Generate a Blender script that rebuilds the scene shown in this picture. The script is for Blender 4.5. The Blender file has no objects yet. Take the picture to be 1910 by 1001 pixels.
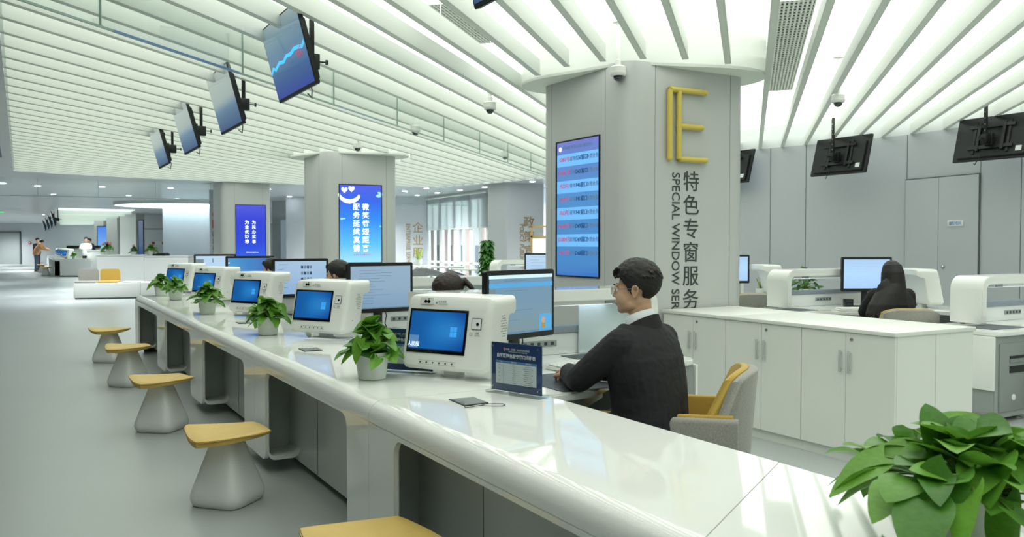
import bpy, bmesh, math, random
from mathutils import Vector, Matrix, noise
R=math.radians; PI=math.pi
S=bpy.context.scene; COL=S.collection

# ---------------------------------------------------------------- camera, world, exposure
F=1600.0; HOR=455.0; CH=1.45                       # focal length in px, horizon row, eye height
PITCH=math.atan((500.5-HOR)/F)
cd=bpy.data.cameras.new('camera'); cam=bpy.data.objects.new('camera',cd); COL.objects.link(cam)
cd.sensor_width=36; cd.lens=F/1910*36; cd.clip_start=.05; cd.clip_end=300
cam.location=(0,0,CH); cam.rotation_euler=(PI/2-PITCH,0,0)
cd.dof.use_dof=True; cd.dof.focus_distance=4.6; cd.dof.aperture_fstop=6.5
S.camera=cam
S.view_settings.view_transform='Standard'; S.view_settings.look='None'
S.view_settings.exposure=0.12; S.view_settings.gamma=1; S.view_settings.use_curve_mapping=False
W=bpy.data.worlds.new('daylight'); S.world=W; W.use_nodes=True
W.node_tree.nodes['Background'].inputs[0].default_value=(.80,.90,1,1)
W.node_tree.nodes['Background'].inputs[1].default_value=1.15
S.cycles.max_bounces=7; S.cycles.diffuse_bounces=4; S.cycles.glossy_bounces=4
S.cycles.transparent_max_bounces=12; S.cycles.caustics_reflective=False; S.cycles.caustics_refractive=False
S.cycles.sample_clamp_indirect=4
LIT=2.35                                            # strength of the luminous ceiling

ANG=R(29.8); UX,UY=-math.sin(ANG),math.cos(ANG); VX,VY=math.cos(ANG),math.sin(ANG)
def pt(a,b,z=0): return Vector((a*UX+b*VX,a*UY+b*VY,z))      # island frame: a along the row, b across it
def ab(p): return (p[0]*UX+p[1]*UY, p[0]*VX+p[1]*VY)
def P(px,py,z):                                     # where the sight line of a photo pixel meets height z
    d=Vector(((px-955)/F,1,-(py-500.5)/F)); c,s=math.cos(-PITCH),math.sin(-PITCH)
    d=Vector((d.x,d.y*c-d.z*s,d.y*s+d.z*c)); t=(z-CH)/d.z
    return Vector((d.x*t,d.y*t,z))
def PA(px,py,a):                                    # ... meets the upright plane at distance a along the row
    d=PD(px,py,1.0); t=a/ab(d)[0]; return (d.x*t)*VX+(d.y*t)*VY, CH+(d.z-CH)*t
def PD(px,py,Y):                                    # ... meets depth Y
    d=Vector(((px-955)/F,1,-(py-500.5)/F)); c,s=math.cos(-PITCH),math.sin(-PITCH)
    d=Vector((d.x,d.y*c-d.z*s,d.y*s+d.z*c)); t=Y/d.y
    return Vector((d.x*t,Y,CH+d.z*t))

# ---------------------------------------------------------------- materials
def lin(h):
    if isinstance(h,str):
        h=h.lstrip('#'); v=[int(h[i:i+2],16)/255 for i in (0,2,4)]
        return tuple((c/12.92 if c<=.04045 else ((c+.055)/1.055)**2.4) for c in v)
    return h
MATS={}
def mat(name,col,rough=.5,metal=0,spec=.5,coat=0,noise_amt=0,nscale=20,bump=0,bscale=200,emit=0,trans=0,alpha=1,sheen=0,stretch=(1,1,1)):
    if name in MATS: return MATS[name]
    m=bpy.data.materials.new(name); m.use_nodes=True; nt=m.node_tree; b=nt.nodes['Principled BSDF']
    c=lin(col); b.inputs['Base Color'].default_value=(*c,1); b.inputs['Roughness'].default_value=rough
    b.inputs['Metallic'].default_value=metal; b.inputs['Specular IOR Level'].default_value=spec
    b.inputs['Coat Weight'].default_value=coat; b.inputs['Coat Roughness'].default_value=.04
    b.inputs['Sheen Weight'].default_value=sheen
    b.inputs['Transmission Weight'].default_value=trans; b.inputs['Alpha'].default_value=alpha
    if emit: b.inputs['Emission Color'].default_value=(*c,1); b.inputs['Emission Strength'].default_value=emit
    if noise_amt or bump:
        tc=nt.nodes.new('ShaderNodeTexCoord'); mp=nt.nodes.new('ShaderNodeMapping'); nt.links.new(tc.outputs['Object'],mp.inputs[0])
        mp.inputs['Scale'].default_value=stretch
    if noise_amt:
        n=nt.nodes.new('ShaderNodeTexNoise'); n.inputs['Scale'].default_value=nscale; n.inputs['Detail'].default_value=4
        nt.links.new(mp.outputs[0],n.inputs['Vector'])
        r=nt.nodes.new('ShaderNodeValToRGB'); lo=tuple(max(0,x*(1-noise_amt)) for x in c); hi=tuple(min(1,x*(1+noise_amt)) for x in c)
        r.color_ramp.elements[0].position=.3; r.color_ramp.elements[1].position=.7
        r.color_ramp.elements[0].color=(*lo,1); r.color_ramp.elements[1].color=(*hi,1)
        nt.links.new(n.outputs['Fac'],r.inputs[0]); nt.links.new(r.outputs[0],b.inputs['Base Color'])
    if bump:
        n=nt.nodes.new('ShaderNodeTexNoise'); n.inputs['Scale'].default_value=bscale; nt.links.new(mp.outputs[0],n.inputs['Vector'])
        bp=nt.nodes.new('ShaderNodeBump'); bp.inputs['Strength'].default_value=bump; bp.inputs['Distance'].default_value=.002
        nt.links.new(n.outputs['Fac'],bp.inputs['Height']); nt.links.new(bp.outputs[0],b.inputs['Normal'])
    MATS[name]=m; return m
def glass_mat(name,col,gloss=.12,rough=.02):
    m=bpy.data.materials.new(name); m.use_nodes=True; nt=m.node_tree; nt.nodes.clear()
    o=nt.nodes.new('ShaderNodeOutputMaterial'); t=nt.nodes.new('ShaderNodeBsdfTransparent'); g=nt.nodes.new('ShaderNodeBsdfGlossy')
    t.inputs[0].default_value=(*lin(col),1); g.inputs['Roughness'].default_value=rough
    fr=nt.nodes.new('ShaderNodeFresnel'); fr.inputs[0].default_value=1.45; mu=nt.nodes.new('ShaderNodeMath'); mu.operation='MULTIPLY_ADD'
    mu.inputs[1].default_value=.25; mu.inputs[2].default_value=gloss*.1
    nt.links.new(fr.outputs[0],mu.inputs[0])
    x=nt.nodes.new('ShaderNodeMixShader'); nt.links.new(mu.outputs[0],x.inputs[0]); nt.links.new(t.outputs[0],x.inputs[1]); nt.links.new(g.outputs[0],x.inputs[2]); nt.links.new(x.outputs[0],o.inputs[0])
    MATS[name]=m; return m
def screen_mat(name,stops,direction='x',strength=1.0,rough=.12,blob=None):
    """lit display: colour ramp across the object's generated coordinates"""
    m=bpy.data.materials.new(name); m.use_nodes=True; nt=m.node_tree; b=nt.nodes['Principled BSDF']
    b.inputs['Base Color'].default_value=(.01,.012,.015,1); b.inputs['Roughness'].default_value=rough
    tc=nt.nodes.new('ShaderNodeTexCoord'); sp=nt.nodes.new('ShaderNodeSeparateXYZ'); nt.links.new(tc.outputs['Generated'],sp.inputs[0])
    r=nt.nodes.new('ShaderNodeValToRGB'); el=r.color_ramp.elements
    while len(el)<len(stops): el.new(.5)
    for e,(p,c) in zip(el,stops): e.position=p; e.color=(*lin(c),1)
    src={'x':sp.outputs[0],'z':sp.outputs[2],'y':sp.outputs[1]}[direction]
    nt.links.new(src,r.inputs[0]); last=r.outputs[0]
    if blob:
        (cx,cz,rad,col)=blob
        vm=nt.nodes.new('ShaderNodeVectorMath'); vm.operation='DISTANCE'; cmb=nt.nodes.new('ShaderNodeCombineXYZ')
        nt.links.new(sp.outputs[0],cmb.inputs[0]); nt.links.new(sp.outputs[2],cmb.inputs[2]); nt.links.new(cmb.outputs[0],vm.inputs[0]); vm.inputs[1].default_value=(cx,0,cz)
        mr=nt.nodes.new('ShaderNodeMapRange'); mr.interpolation_type='SMOOTHSTEP'; mr.inputs[1].default_value=0; mr.inputs[2].default_value=rad; mr.inputs[3].default_value=1; mr.inputs[4].default_value=0
        nt.links.new(vm.outputs['Value'],mr.inputs[0])
        mx=nt.nodes.new('ShaderNodeMixRGB'); nt.links.new(mr.outputs[0],mx.inputs[0]); nt.links.new(last,mx.inputs[1]); mx.inputs[2].default_value=(*lin(col),1); last=mx.outputs[0]
    nt.links.new(last,b.inputs['Emission Color']); b.inputs['Emission Strength'].default_value=strength
    MATS[name]=m; return m
white=mat('white_gloss_solid_surface','#e9ece8',.05,spec=.6,noise_amt=.012,nscale=3)
whitep=mat('white_plastic','#e4e7e2',.35,noise_amt=.01,nscale=6)
whitem=mat('white_laminate','#e0e3dd',.42,noise_amt=.012,nscale=2)
finm=mat('white_baffle_paint','#d9dfd8',.5,noise_amt=.01,nscale=2)
finm.node_tree.nodes['Principled BSDF'].inputs['Roughness'].default_value=.5
def _translucent(m,f):
    nt=m.node_tree; b=nt.nodes['Principled BSDF']; t=nt.nodes.new('ShaderNodeBsdfTranslucent'); t.inputs[0].default_value=(.86,.9,.86,1)
    x=nt.nodes.new('ShaderNodeMixShader'); x.inputs[0].default_value=f; nt.links.new(b.outputs[0],x.inputs[1]); nt.links.new(t.outputs[0],x.inputs[2]); nt.links.new(x.outputs[0],nt.nodes['Material Output'].inputs[0])
_translucent(finm,.25)
wallm=mat('grey_wall_panel','#b9bec2',.38,noise_amt=.02,nscale=1.2)
colm=mat('grey_metal_column_panel','#c0c3c1',.3,spec=.5,noise_amt=.015,nscale=2)
soffm=mat('soffit_paint','#cdd0d4',.3,noise_amt=.02,nscale=1)
greym=mat('grey_laminate','#888e8c',.3,noise_amt=.02,nscale=4)
greyl=mat('grey_lacquer','#9aa19f',.3,noise_amt=.02,nscale=4)
darkg=mat('charcoal_grey','#3c4245',.5,noise_amt=.03,nscale=8)
black=mat('black_plastic','#17191a',.35,noise_amt=.05,nscale=20)
blackm=mat('black_powdercoat','#1d2021',.45,metal=.2,noise_amt=.05,nscale=20)
bezel=mat('black_gloss_bezel','#0c0e10',.12)
gapm=mat('shadow_gap_seam','#5b615f',.7,noise_amt=.05)
satin=mat('satin_aluminium','#c3c8c6',.35,metal=.3)
chrome=mat('brushed_chrome','#b9bdbb',.28,metal=1,noise_amt=.04,nscale=60)
yellow=mat('mustard_vinyl','#cfb05e',.5,noise_amt=.05,nscale=9,bump=.15,bscale=300)
yfab=mat('mustard_fabric','#bb9c46',.85,noise_amt=.10,nscale=260,bump=.4,bscale=420,sheen=.2)
gfab=mat('grey_woven_fabric','#9a9991',.9,noise_amt=.20,nscale=330,bump=.5,bscale=420,sheen=.2,stretch=(1,1,.35))
potm=mat('white_pot_plastic','#d9dfd8',.32,noise_amt=.015,nscale=8)
soil=mat('potting_soil','#3b2c1e',.95,noise_amt=.3,nscale=60,bump=.8,bscale=80)
matm=mat('desk_mat_leather','#3f484c',.42,noise_amt=.05,nscale=40)
goldm=mat('gold_lettering','#b08f55',.35,metal=.5,noise_amt=.05)
ysign=mat('yellow_sign_enamel','#d2bd58',.35,noise_amt=.02,nscale=8)
txtd=mat('dark_green_grey_lettering','#36423f',.5,noise_amt=.03)
paper=mat('paper','#d8dde0',.7,noise_amt=.01,nscale=5)
navy=mat('navy_print','#2f4478',.3,noise_amt=.04,nscale=6)
bluep=mat('blue_print','#5c83b8',.4,noise_amt=.03)
acryl=glass_mat('clear_acrylic','#f6faf9')
glassm=glass_mat('smoke_curtain_glass','#fbfdfc')
glassedge=mat('glass_edge_green','#9ab3a8',.2,noise_amt=.05)
blueedge=mat('blue_protective_film','#7090b8',.3,noise_amt=.05)
led=mat('led_diffuser','#e8f6ff',.4,emit=1.3)
grn=mat('exit_green_lens','#5fd08a',.4,emit=1.2)
redm=mat('red_plastic','#a8382f',.4,noise_amt=.03)
peach=mat('peach_cotton','#c69368',.85,noise_amt=.06)
jean=mat('denim','#4d5c72',.85,noise_amt=.1,nscale=80)

# ---------------------------------------------------------------- mesh builder
def rrect(w,h,r,n=5,cx=0,cy=0):
    o=[]
    for (sx,sy,a0) in ((1,-1,-90),(1,1,0),(-1,1,90),(-1,-1,180)):
        for i in range(n+1):
            t=R(a0+90*i/n); o.append((cx+sx*(w/2-r)+r*math.cos(t),cy+sy*(h/2-r)+r*math.sin(t)))
    return o
class MB:
    def __init__(s): s.bm=bmesh.new()
    def _x(s,vs,M):
        if M is not None: bmesh.ops.transform(s.bm,matrix=M,verts=vs)
    def box(s,c,d,bev=0,M=None,seg=2):
        r=bmesh.ops.create_cube(s.bm,size=1); vs=r['verts']
        bmesh.ops.transform(s.bm,matrix=Matrix.Translation(c)@Matrix.Diagonal((d[0],d[1],d[2],1)),verts=vs)
        if bev>0:
            es=list({e for v in vs for e in v.link_edges})
            rr=bmesh.ops.bevel(s.bm,geom=es,offset=bev,segments=seg,affect='EDGES',profile=.5); vs=list({v for f in rr['faces'] for v in f.verts}|{v for v in vs if v.is_valid})
        s._x(vs,M); return s
    def bx(s,x0,x1,y0,y1,z0,z1,bev=0,M=None): return s.box(((x0+x1)/2,(y0+y1)/2,(z0+z1)/2),(abs(x1-x0),abs(y1-y0),abs(z1-z0)),bev,M)
    def prism(s,poly,h0,h1,axis='z',M=None,bev=0,seg=2):
        """poly in the plane across axis, extruded from h0 to h1"""
        def mk(p,h):
            if axis=='z': return (p[0],p[1],h)
            if axis=='x': return (h,p[0],p[1])
            return (p[0],h,p[1])
        a=[s.bm.verts.new(mk(p,h0)) for p in poly]; b=[s.bm.verts.new(mk(p,h1)) for p in poly]
        n=len(poly); fs=[s.bm.faces.new(a),s.bm.faces.new(b)]
        for i in range(n): fs.append(s.bm.faces.new((a[i],a[(i+1)%n],b[(i+1)%n],b[i])))
        bmesh.ops.recalc_face_normals(s.bm,faces=fs)
        vs=a+b
        if bev:
            es=[e for e in fs[0].edges]+[e for e in fs[1].edges]
            rr=bmesh.ops.bevel(s.bm,geom=es,offset=bev,segments=seg,affect='EDGES'); vs=list({v for f in rr['faces'] for v in f.verts}|{v for v in vs if v.is_valid})
        s._x(vs,M); return s
    def loft(s,rings,cap=True,closed=True,M=None):
        L=[[s.bm.verts.new(p) for p in r] for r in rings]; fs=[]; n=len(rings[0])
        for k in range(len(L)-1):
            for i in range(n if closed else n-1):
                j=(i+1)%n; fs.append(s.bm.faces.new((L[k][i],L[k][j],L[k+1][j],L[k+1][i])))
        if cap and closed: fs.append(s.bm.faces.new(L[0])); fs.append(s.bm.faces.new(L[-1]))
        bmesh.ops.recalc_face_normals(s.bm,faces=fs); s._x([v for r in L for v in r],M); return s
    def lathe(s,prof,n=24,c=(0,0,0),M=None,cap=True):
        return s.loft([[(c[0]+r*math.cos(2*PI*i/n),c[1]+r*math.sin(2*PI*i/n),c[2]+z) for i in range(n)] for r,z in prof],cap,True,M)
    def cyl(s,p0,p1,r,n=12,r2=None):
        p0=Vector(p0); p1=Vector(p1); d=p1-p0; q=d.to_track_quat('Z','Y'); r2=r if r2 is None else r2
        return s.loft([[p0+q@Vector((r*math.cos(2*PI*i/n),r*math.sin(2*PI*i/n),0)) for i in range(n)],[p1+q@Vector((r2*math.cos(2*PI*i/n),r2*math.sin(2*PI*i/n),0)) for i in range(n)]])
    def tube(s,pts,r,n=8,rads=None):
        pts=[Vector(p) for p in pts]; rings=[]; up=None
        for i,p in enumerate(pts):
            d=(pts[min(i+1,len(pts)-1)]-pts[max(i-1,0)]).normalized()
            if up is None: up=d.orthogonal().normalized()
            up=(up-d*up.dot(d)); up=up.normalized() if up.length>1e-6 else d.orthogonal().normalized()
            w=d.cross(up); rr=rads[i] if rads else r
            rings.append([p+up*rr*math.cos(2*PI*k/n)+w*rr*math.sin(2*PI*k/n) for k in range(n)])
        return s.loft(rings)
    def ball(s,c,rad,M=None,u=16,v=10):
        if isinstance(rad,(int,float)): rad=(rad,)*3
        X=Matrix.Translation(c)@(M if M else Matrix())@Matrix.Diagonal((*rad,1)); nv=s.bm.verts.new; nf=s.bm.faces.new
        top=nv(X@Vector((0,0,1))); bot=nv(X@Vector((0,0,-1)))
        L=[[nv(X@Vector((math.sin(PI*k/v)*math.cos(2*PI*i/u),math.sin(PI*k/v)*math.sin(2*PI*i/u),math.cos(PI*k/v)))) for i in range(u)] for k in range(1,v)]
        for i in range(u):
            j=(i+1)%u; nf((top,L[0][i],L[0][j])); nf((bot,L[-1][j],L[-1][i]))
            for k in range(v-2): nf((L[k][i],L[k+1][i],L[k+1][j],L[k][j]))
        return s
    def quad(s,pts): s.bm.faces.new([s.bm.verts.new(p) for p in pts]); return s
    def build(s,name,m,parent=None,smooth=True,M=None,angle=35):
        if M is not None: bmesh.ops.transform(s.bm,matrix=M,verts=s.bm.verts[:])
        me=bpy.data.meshes.new(name); s.bm.to_mesh(me); s.bm.free()
        if m: me.materials.append(m)
        if smooth and len(me.polygons):
            me.polygons.foreach_set('use_smooth',[True]*len(me.polygons)); me.set_sharp_from_angle(angle=R(angle))
        o=bpy.data.objects.new(name,me); COL.objects.link(o)
        if parent: o.parent=parent
        return o
def tag(o,label=None,cat=None,group=None,kind=None):
    if label: o['label']=label
    if cat: o['category']=cat
    if group: o['group']=group
    if kind: o['kind']=kind
    return o
def thing(name,label,cat,loc=(0,0,0),rz=0,group=None):
    o=bpy.data.objects.new(name,None); o.empty_display_size=.1; COL.objects.link(o)
    o.location=loc; o.rotation_euler=(0,0,rz); return tag(o,label,cat,group)
def dup(root,loc,rz,label=None,group=None):
    def cp(o,par):
        c=o.copy(); COL.objects.link(c)
        if par: c.parent=par
        for ch in KIDS.get(o.name,[]): cp(ch,c)
        return c
    global KIDS
    KIDS={}
    for o in root.children_recursive: KIDS.setdefault(o.parent.name,[]).append(o)
    r=cp(root,None); r.location=loc; r.rotation_euler=(0,0,rz)
    if label: r['label']=label
    if group: r['group']=group
    return r
def struct(o): o['kind']='structure'; return o
def text(body,size,m,parent,M,name='lettering',depth=.002,align='CENTER',bold=0,sx=1.0):
    c=bpy.data.curves.new('t','FONT'); c.body=body; c.size=size; c.extrude=depth; c.align_x=align; c.align_y='CENTER'; c.offset=bold; c.resolution_u=3
    o=bpy.data.objects.new('t',c); COL.objects.link(o); dg=bpy.context.evaluated_depsgraph_get()
    me=bpy.data.meshes.new_from_object(o.evaluated_get(dg)); bpy.data.objects.remove(o); bpy.data.curves.remove(c)
    me.transform(M@Matrix.Diagonal((sx,1,1,1))); me.materials.clear(); me.materials.append(m)
    r=bpy.data.objects.new(name,me); COL.objects.link(r)
    if parent: r.parent=parent
    return r
def vtext(chars,size,pitch,m,parent,M,name='lettering',bold=0,depth=.002):
    """characters one under another"""
    bm=bmesh.new()
    for i,ch in enumerate(chars):
        o=text(ch,size,m,None,M@Matrix.Translation((0,-i*pitch,0)),bold=bold,depth=depth); bm.from_mesh(o.data); me=o.data; bpy.data.objects.remove(o); bpy.data.meshes.remove(me)
    me=bpy.data.meshes.new(name); bm.to_mesh(me); bm.free(); me.materials.append(m)
    r=bpy.data.objects.new(name,me); COL.objects.link(r); r.parent=parent; return r
FACE=Matrix.Rotation(PI/2,4,'X')            # text lying in XY -> standing, read from -Y
def island(o): return o                     # marker
IR=ANG
# ---------------------------------------------------------------- floor, luminous ceiling, soffit, walls
ZF=2.96; ZP=3.30                                     # underside of the baffles, luminous panel
def floor_mat():
    m=mat('grey_vinyl_floor','#8f9894',.30,spec=.4)
    nt=m.node_tree; b=nt.nodes['Principled BSDF']; tc=nt.nodes.new('ShaderNodeTexCoord')
    n2=nt.nodes.new('ShaderNodeTexNoise'); n2.inputs['Scale'].default_value=.7; nt.links.new(tc.outputs['Object'],n2.inputs['Vector'])
    
    r=nt.nodes.new('ShaderNodeValToRGB'); r.color_ramp.elements[0].position=.35; r.color_ramp.elements[1].position=1.0
    nt.links.new(n2.outputs['Fac'],r.inputs[0])
    r.color_ramp.elements[0].color=(*lin('#a9b0ad'),1); r.color_ramp.elements[1].color=(*lin('#aeb5b2'),1)
    nt.links.new(r.outputs[0],b.inputs['Base Color'])
    return m
struct(MB().bx(-50,24,-12,70,-.1,0).build('floor',floor_mat(),smooth=False))

FD=Vector((math.sin(R(15.5)),math.cos(R(15.5)),0)); FN=Vector((FD.y,-FD.x,0))   # baffle direction and spacing direction
LF=P(25,319,ZF); U3=Vector((UX,UY,0))
zone=[LF-U3*27]+[P(x,y,ZF) for x,y in ((25,319),(110,324),(200,329),(300,334),(400,338),(560,344),(737,347),(823,350),(876,345),(911,342),(1014,333),(1200,306),(1385,281),(1560,265),(1688,252),(1800,236),(1910,219))]
zone+=[Vector((8.3,6,ZF)),Vector((9,1,ZF)),Vector((9,-7,ZF))]
zone[0].z=ZF
def inside(p,poly):
    c=False; n=len(poly)
    for i in range(n):
        a,b=poly[i],poly[(i+1)%n]
        if (a.y>p[1])!=(b.y>p[1]) and p[0]<(b.x-a.x)*(p[1]-a.y)/(b.y-a.y)+a.x: c=not c
    return c
def spans(s,poly):
    ts=[]; n=len(poly)
    for i in range(n):
        a,b=poly[i],poly[(i+1)%n]; da=a.dot(FN)-s; db=b.dot(FN)-s
        if (da>0)!=(db>0): q=a.lerp(b,da/(da-db)); ts.append(q.dot(FD))
    ts.sort(); return [(ts[i],ts[i+1]) for i in range(0,len(ts)-1,2)]
# luminous panel with its fine ribs
pm=bpy.data.materials.new('luminous_ribbed_panel'); pm.use_nodes=True; nt=pm.node_tree; nt.nodes.clear()
o=nt.nodes.new('ShaderNodeOutputMaterial'); e=nt.nodes.new('ShaderNodeEmission'); nt.links.new(e.outputs[0],o.inputs[0])
tc=nt.nodes.new('ShaderNodeTexCoord'); mp=nt.nodes.new('ShaderNodeMapping'); mp.inputs['Rotation'].default_value=(0,0,R(15.5)); nt.links.new(tc.outputs['Object'],mp.inputs[0])
wv=nt.nodes.new('ShaderNodeTexWave'); wv.inputs['Scale'].default_value=7.5; nt.links.new(mp.outputs[0],wv.inputs['Vector'])
ns=nt.nodes.new('ShaderNodeTexNoise'); ns.inputs['Scale'].default_value=.6; nt.links.new(tc.outputs['Object'],ns.inputs['Vector'])
rr=nt.nodes.new('ShaderNodeValToRGB'); rr.color_ramp.elements[0].color=(*lin('#e7ebe1'),1); rr.color_ramp.elements[1].color=(*lin('#f3f8ee'),1)
ad=nt.nodes.new('ShaderNodeMath'); ad.operation='MULTIPLY_ADD'; ad.inputs[1].default_value=.55; nt.links.new(wv.outputs['Fac'],ad.inputs[0]); nt.links.new(ns.outputs['Fac'],ad.inputs[2])
nt.links.new(ad.outputs[0],rr.inputs[0]); nt.links.new(rr.outputs[0],e.inputs[0]); e.inputs[1].default_value=LIT
m_=MB(); m_.prism([(p.x,p.y) for p in zone],ZP,ZP+.02); struct(m_.build('ceiling',pm,smooth=False))
# skirt between the panel and the soffit level
sk=MB(); n=len(zone)
for i in range(n):
    a,b=zone[i],zone[(i+1)%n]; d=(b-a).normalized(); nn=Vector((d.y,-d.x,0))
    cx=sum((p for p in zone),Vector())/n
    if (a-cx).dot(nn)<0: nn=-nn
    sk.quad([a,b,b+Vector((0,0,ZP-ZF)),a+Vector((0,0,ZP-ZF))])
struct(sk.build('trim_1',finm,smooth=False))
# soffit around the lit zone
cx=Vector((-2,8,0)); outer=[]
def hit(p):
    d=p-cx; t=1e9
    for lim,c,k in ((-50,cx.x,d.x),(24,cx.x,d.x),(-12,cx.y,d.y),(70,cx.y,d.y)):
        if abs(k)>1e-6:
            q=(lim-c)/k
            if q>1: t=min(t,q)
    return cx+d*t
sf=MB(); ring=[]
for i in range(n):
    a=zone[i]; ring.append((a,hit(Vector((a.x,a.y,0)))))
for i in range(n):
    (a,A),(b,B)=ring[i],ring[(i+1)%n]; z=Vector((0,0,ZF))
    A=Vector((A.x,A.y,ZF)); B=Vector((B.x,B.y,ZF)); corner=None
    for c in ((-50,-12),(24,-12),(-50,70),(24,70)):
        if abs(A.x-c[0])<.01 and abs(B.y-c[1])<.01 or abs(A.y-c[1])<.01 and abs(B.x-c[0])<.01:
            if not(abs(A.x-B.x)<.01 or abs(A.y-B.y)<.01): corner=Vector((*c,ZF))
    sf.quad([a,b,B]+([corner] if corner else [])+[A])
struct(sf.build('ceiling_soffit',soffm,smooth=False))
# baffles
s0=P(1447,0,ZF).dot(FN); sp=(P(1861,0,ZF).dot(FN)-P(929,0,ZF).dot(FN))/9
colc=[pt(5.72+.7,4.37+.7),pt(13.8+.65,4.4+.65)]
fin_label='white luminous ceiling baffle, one of the long parallel blades hung below the lit panel'
RODM=[]
def rodmesh():
    if not RODM:
        o=MB().cyl((0,0,0),(0,0,ZP-ZF-.14),.004,6).build('hanger_rod',whitep); RODM.append(o.data); bpy.data.objects.remove(o)
    return RODM[0]
k=-70; nf=0
while k<70:
    s=s0+k*sp
    for (t0,t1) in spans(s,zone):
        segs=[(t0,t1)]
        for c in colc:
            cs=c.dot(FN); ct=c.dot(FD); r=1.03
            if abs(cs-s)<r:
                h=math.sqrt(r*r-(cs-s)**2); new=[]
                for (q0,q1) in segs:
                    if q0<ct-h<q1 or q0<ct+h<q1:
                        if ct-h>q0: new.append((q0,ct-h))
                        if ct+h<q1: new.append((ct+h,q1))
                    else: new.append((q0,q1))
                segs=new
        for (q0,q1) in segs:
            if q1-q0<.3 or q1<-2: continue
            q0=max(q0,-3.5)
            m=MB(); a=FD*q0+FN*s; b=FD*q1+FN*s; MM=Matrix.Translation((a.x,a.y,0))@Matrix.Rotation(-R(15.5),4,'Z')
            m.bx(-.02,.02,.01,q1-q0-.01,ZF,ZF+.14,0,M=MM); m.bx(-.026,-.02,.01,q1-q0-.01,ZF,ZF+.012,0,M=MM); m.bx(.02,.026,.01,q1-q0-.01,ZF,ZF+.012,0,M=MM)
            f=m.build('ceiling_baffle',finm,smooth=False); tag(f,fin_label,'ceiling baffle','ceiling baffles'); nf+=1
            y=q0+.7+(k%3)*.35; 
            while y<min(q1-.2,13):
                if y>1.5 and abs((FD*y+FN*s).x)<.75*(FD*y+FN*s).y:
                    ro=bpy.data.objects.new('hanger_rod',rodmesh()); COL.objects.link(ro); ro.parent=f; ro.location=FD*y+FN*s+Vector((0,0,ZF+.14))
                y+=1.25
    k+=1

# ---------------------------------------------------------------- columns with flange, displays and lettering
def column(a,b,w,label,h=3.0,flange=True,zt=2.98):
    o=thing('column',label,'column',pt(a,b),IR)
    # local frame: x = across (v), y = along (u); front corner at the origin
    m=MB(); m.prism(rrect(w,w,.16,10,w/2,w/2),0,zt); m.build('cladding',colm,o,angle=50)
    sm=MB()
    for q in (.30,w-.22):
        sm.bx(q-.0015,q+.0015,-.0008,.004,.1,zt); sm.bx(-.0008,.004,q-.0015,q+.0015,.1,zt)
    sm.build('panel_seams',gapm,o,smooth=False)
    MB().prism(rrect(w+.02,w+.02,.17,10,w/2,w/2),0,.10).build('skirting',chrome,o,angle=50)
    if flange:
        fr=[]; fo=[]
        for i in range(72):
            t=2*PI*i/72; c,s_=math.cos(t),math.sin(t); q=(abs(c)**3.2+abs(s_)**3.2)**(-1/3.2)*(w/2+.03)
            sidew=abs(math.sin(t-R(45)))**3*.30
            rad=q+.015+sidew
            fr.append((w/2+rad*c,w/2+rad*s_))
        m=MB(); m.prism(fr,2.955,2.98)
        m.loft([[(x,y,2.98) for x,y in fr],[(w/2+(x-w/2)*.995,w/2+(y-w/2)*.995,ZP+.01) for x,y in fr]],cap=False)
        m.build('flange',finm,o,angle=50)
    return o
c1=column(5.72,4.37,1.375,'large grey square column carrying the yellow E and the grey vertical lettering')
c2=column(13.8,4.35,1.30,'grey square column with the smiling sky display, behind the middle monitors')
c3=column(21.6,4.25,1.20,'far grey square column carrying the deep blue display')
TR=Matrix.Rotation(-PI/2,4,'Z')                      # face x=0 read from -x : rotate a -y facing panel
def face_along(y,z): return Matrix.Translation((0,y,z))@TR   # panel facing -x, its right edge toward -y
# E made of round bars, on the face y=0 of column 1 (local x = along the face)
sg=thing('letter_sign','yellow tubular letter E mounted high on the nearest column','sign',pt(5.72,4.37),IR)
def ypipe(p0,p1,name='bar'):
    q=MB(); q.tube([(p0[0],-.035,p0[1]),(p1[0],-.035,p1[1])],.024,12)
    q.ball((p0[0],-.035,p0[1]),.024); q.ball((p1[0],-.035,p1[1]),.024)
    for p in (p0,p1): q.cyl((p[0],-.035,p[1]),(p[0],.0,p[1]),.008,8)
    q.build(name,ysign,sg)
fE=lambda px,py:(PA(px,py,5.72)[0]-4.37,PA(px,py,5.72)[1])
eA,eB,eC,eD=fE(1245,167),fE(1245,296),fE(1262,171),fE(1262,297)
ypipe(eA,(eA[0],eB[1])); ypipe((eC[0],eA[1]-.02),(eC[0],eB[1])); ypipe(eA,(fE(1311,168)[0],eA[1])); ymid=fE(1262,236)[1]; ypipe((eC[0],ymid),(fE(1304,236)[0],ymid)); ypipe((eC[0],eB[1]),(fE(1311,297)[0],eB[1]))
ls=thing('wall_lettering','dark vertical column of six characters below the yellow E','lettering',pt(5.72,4.37),IR)
vtext('特色专窗服务',.188,.205,txtd,ls,Matrix.Translation((fE(1289,340)[0],-.003,fE(1289,341)[1]))@FACE,'characters')
ls=thing('wall_lettering','dark English lettering turned sideways beside the characters on the nearest column','lettering',pt(5.72,4.37),IR)
text('SPECIAL WINDOW SERVICE AREA',.122,txtd,ls,Matrix.Translation((fE(1260,320)[0],-.003,fE(1260,321)[1]))@FACE@Matrix.Rotation(-PI/2,4,'Z'),'letters',align='LEFT',sx=.93)

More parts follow.
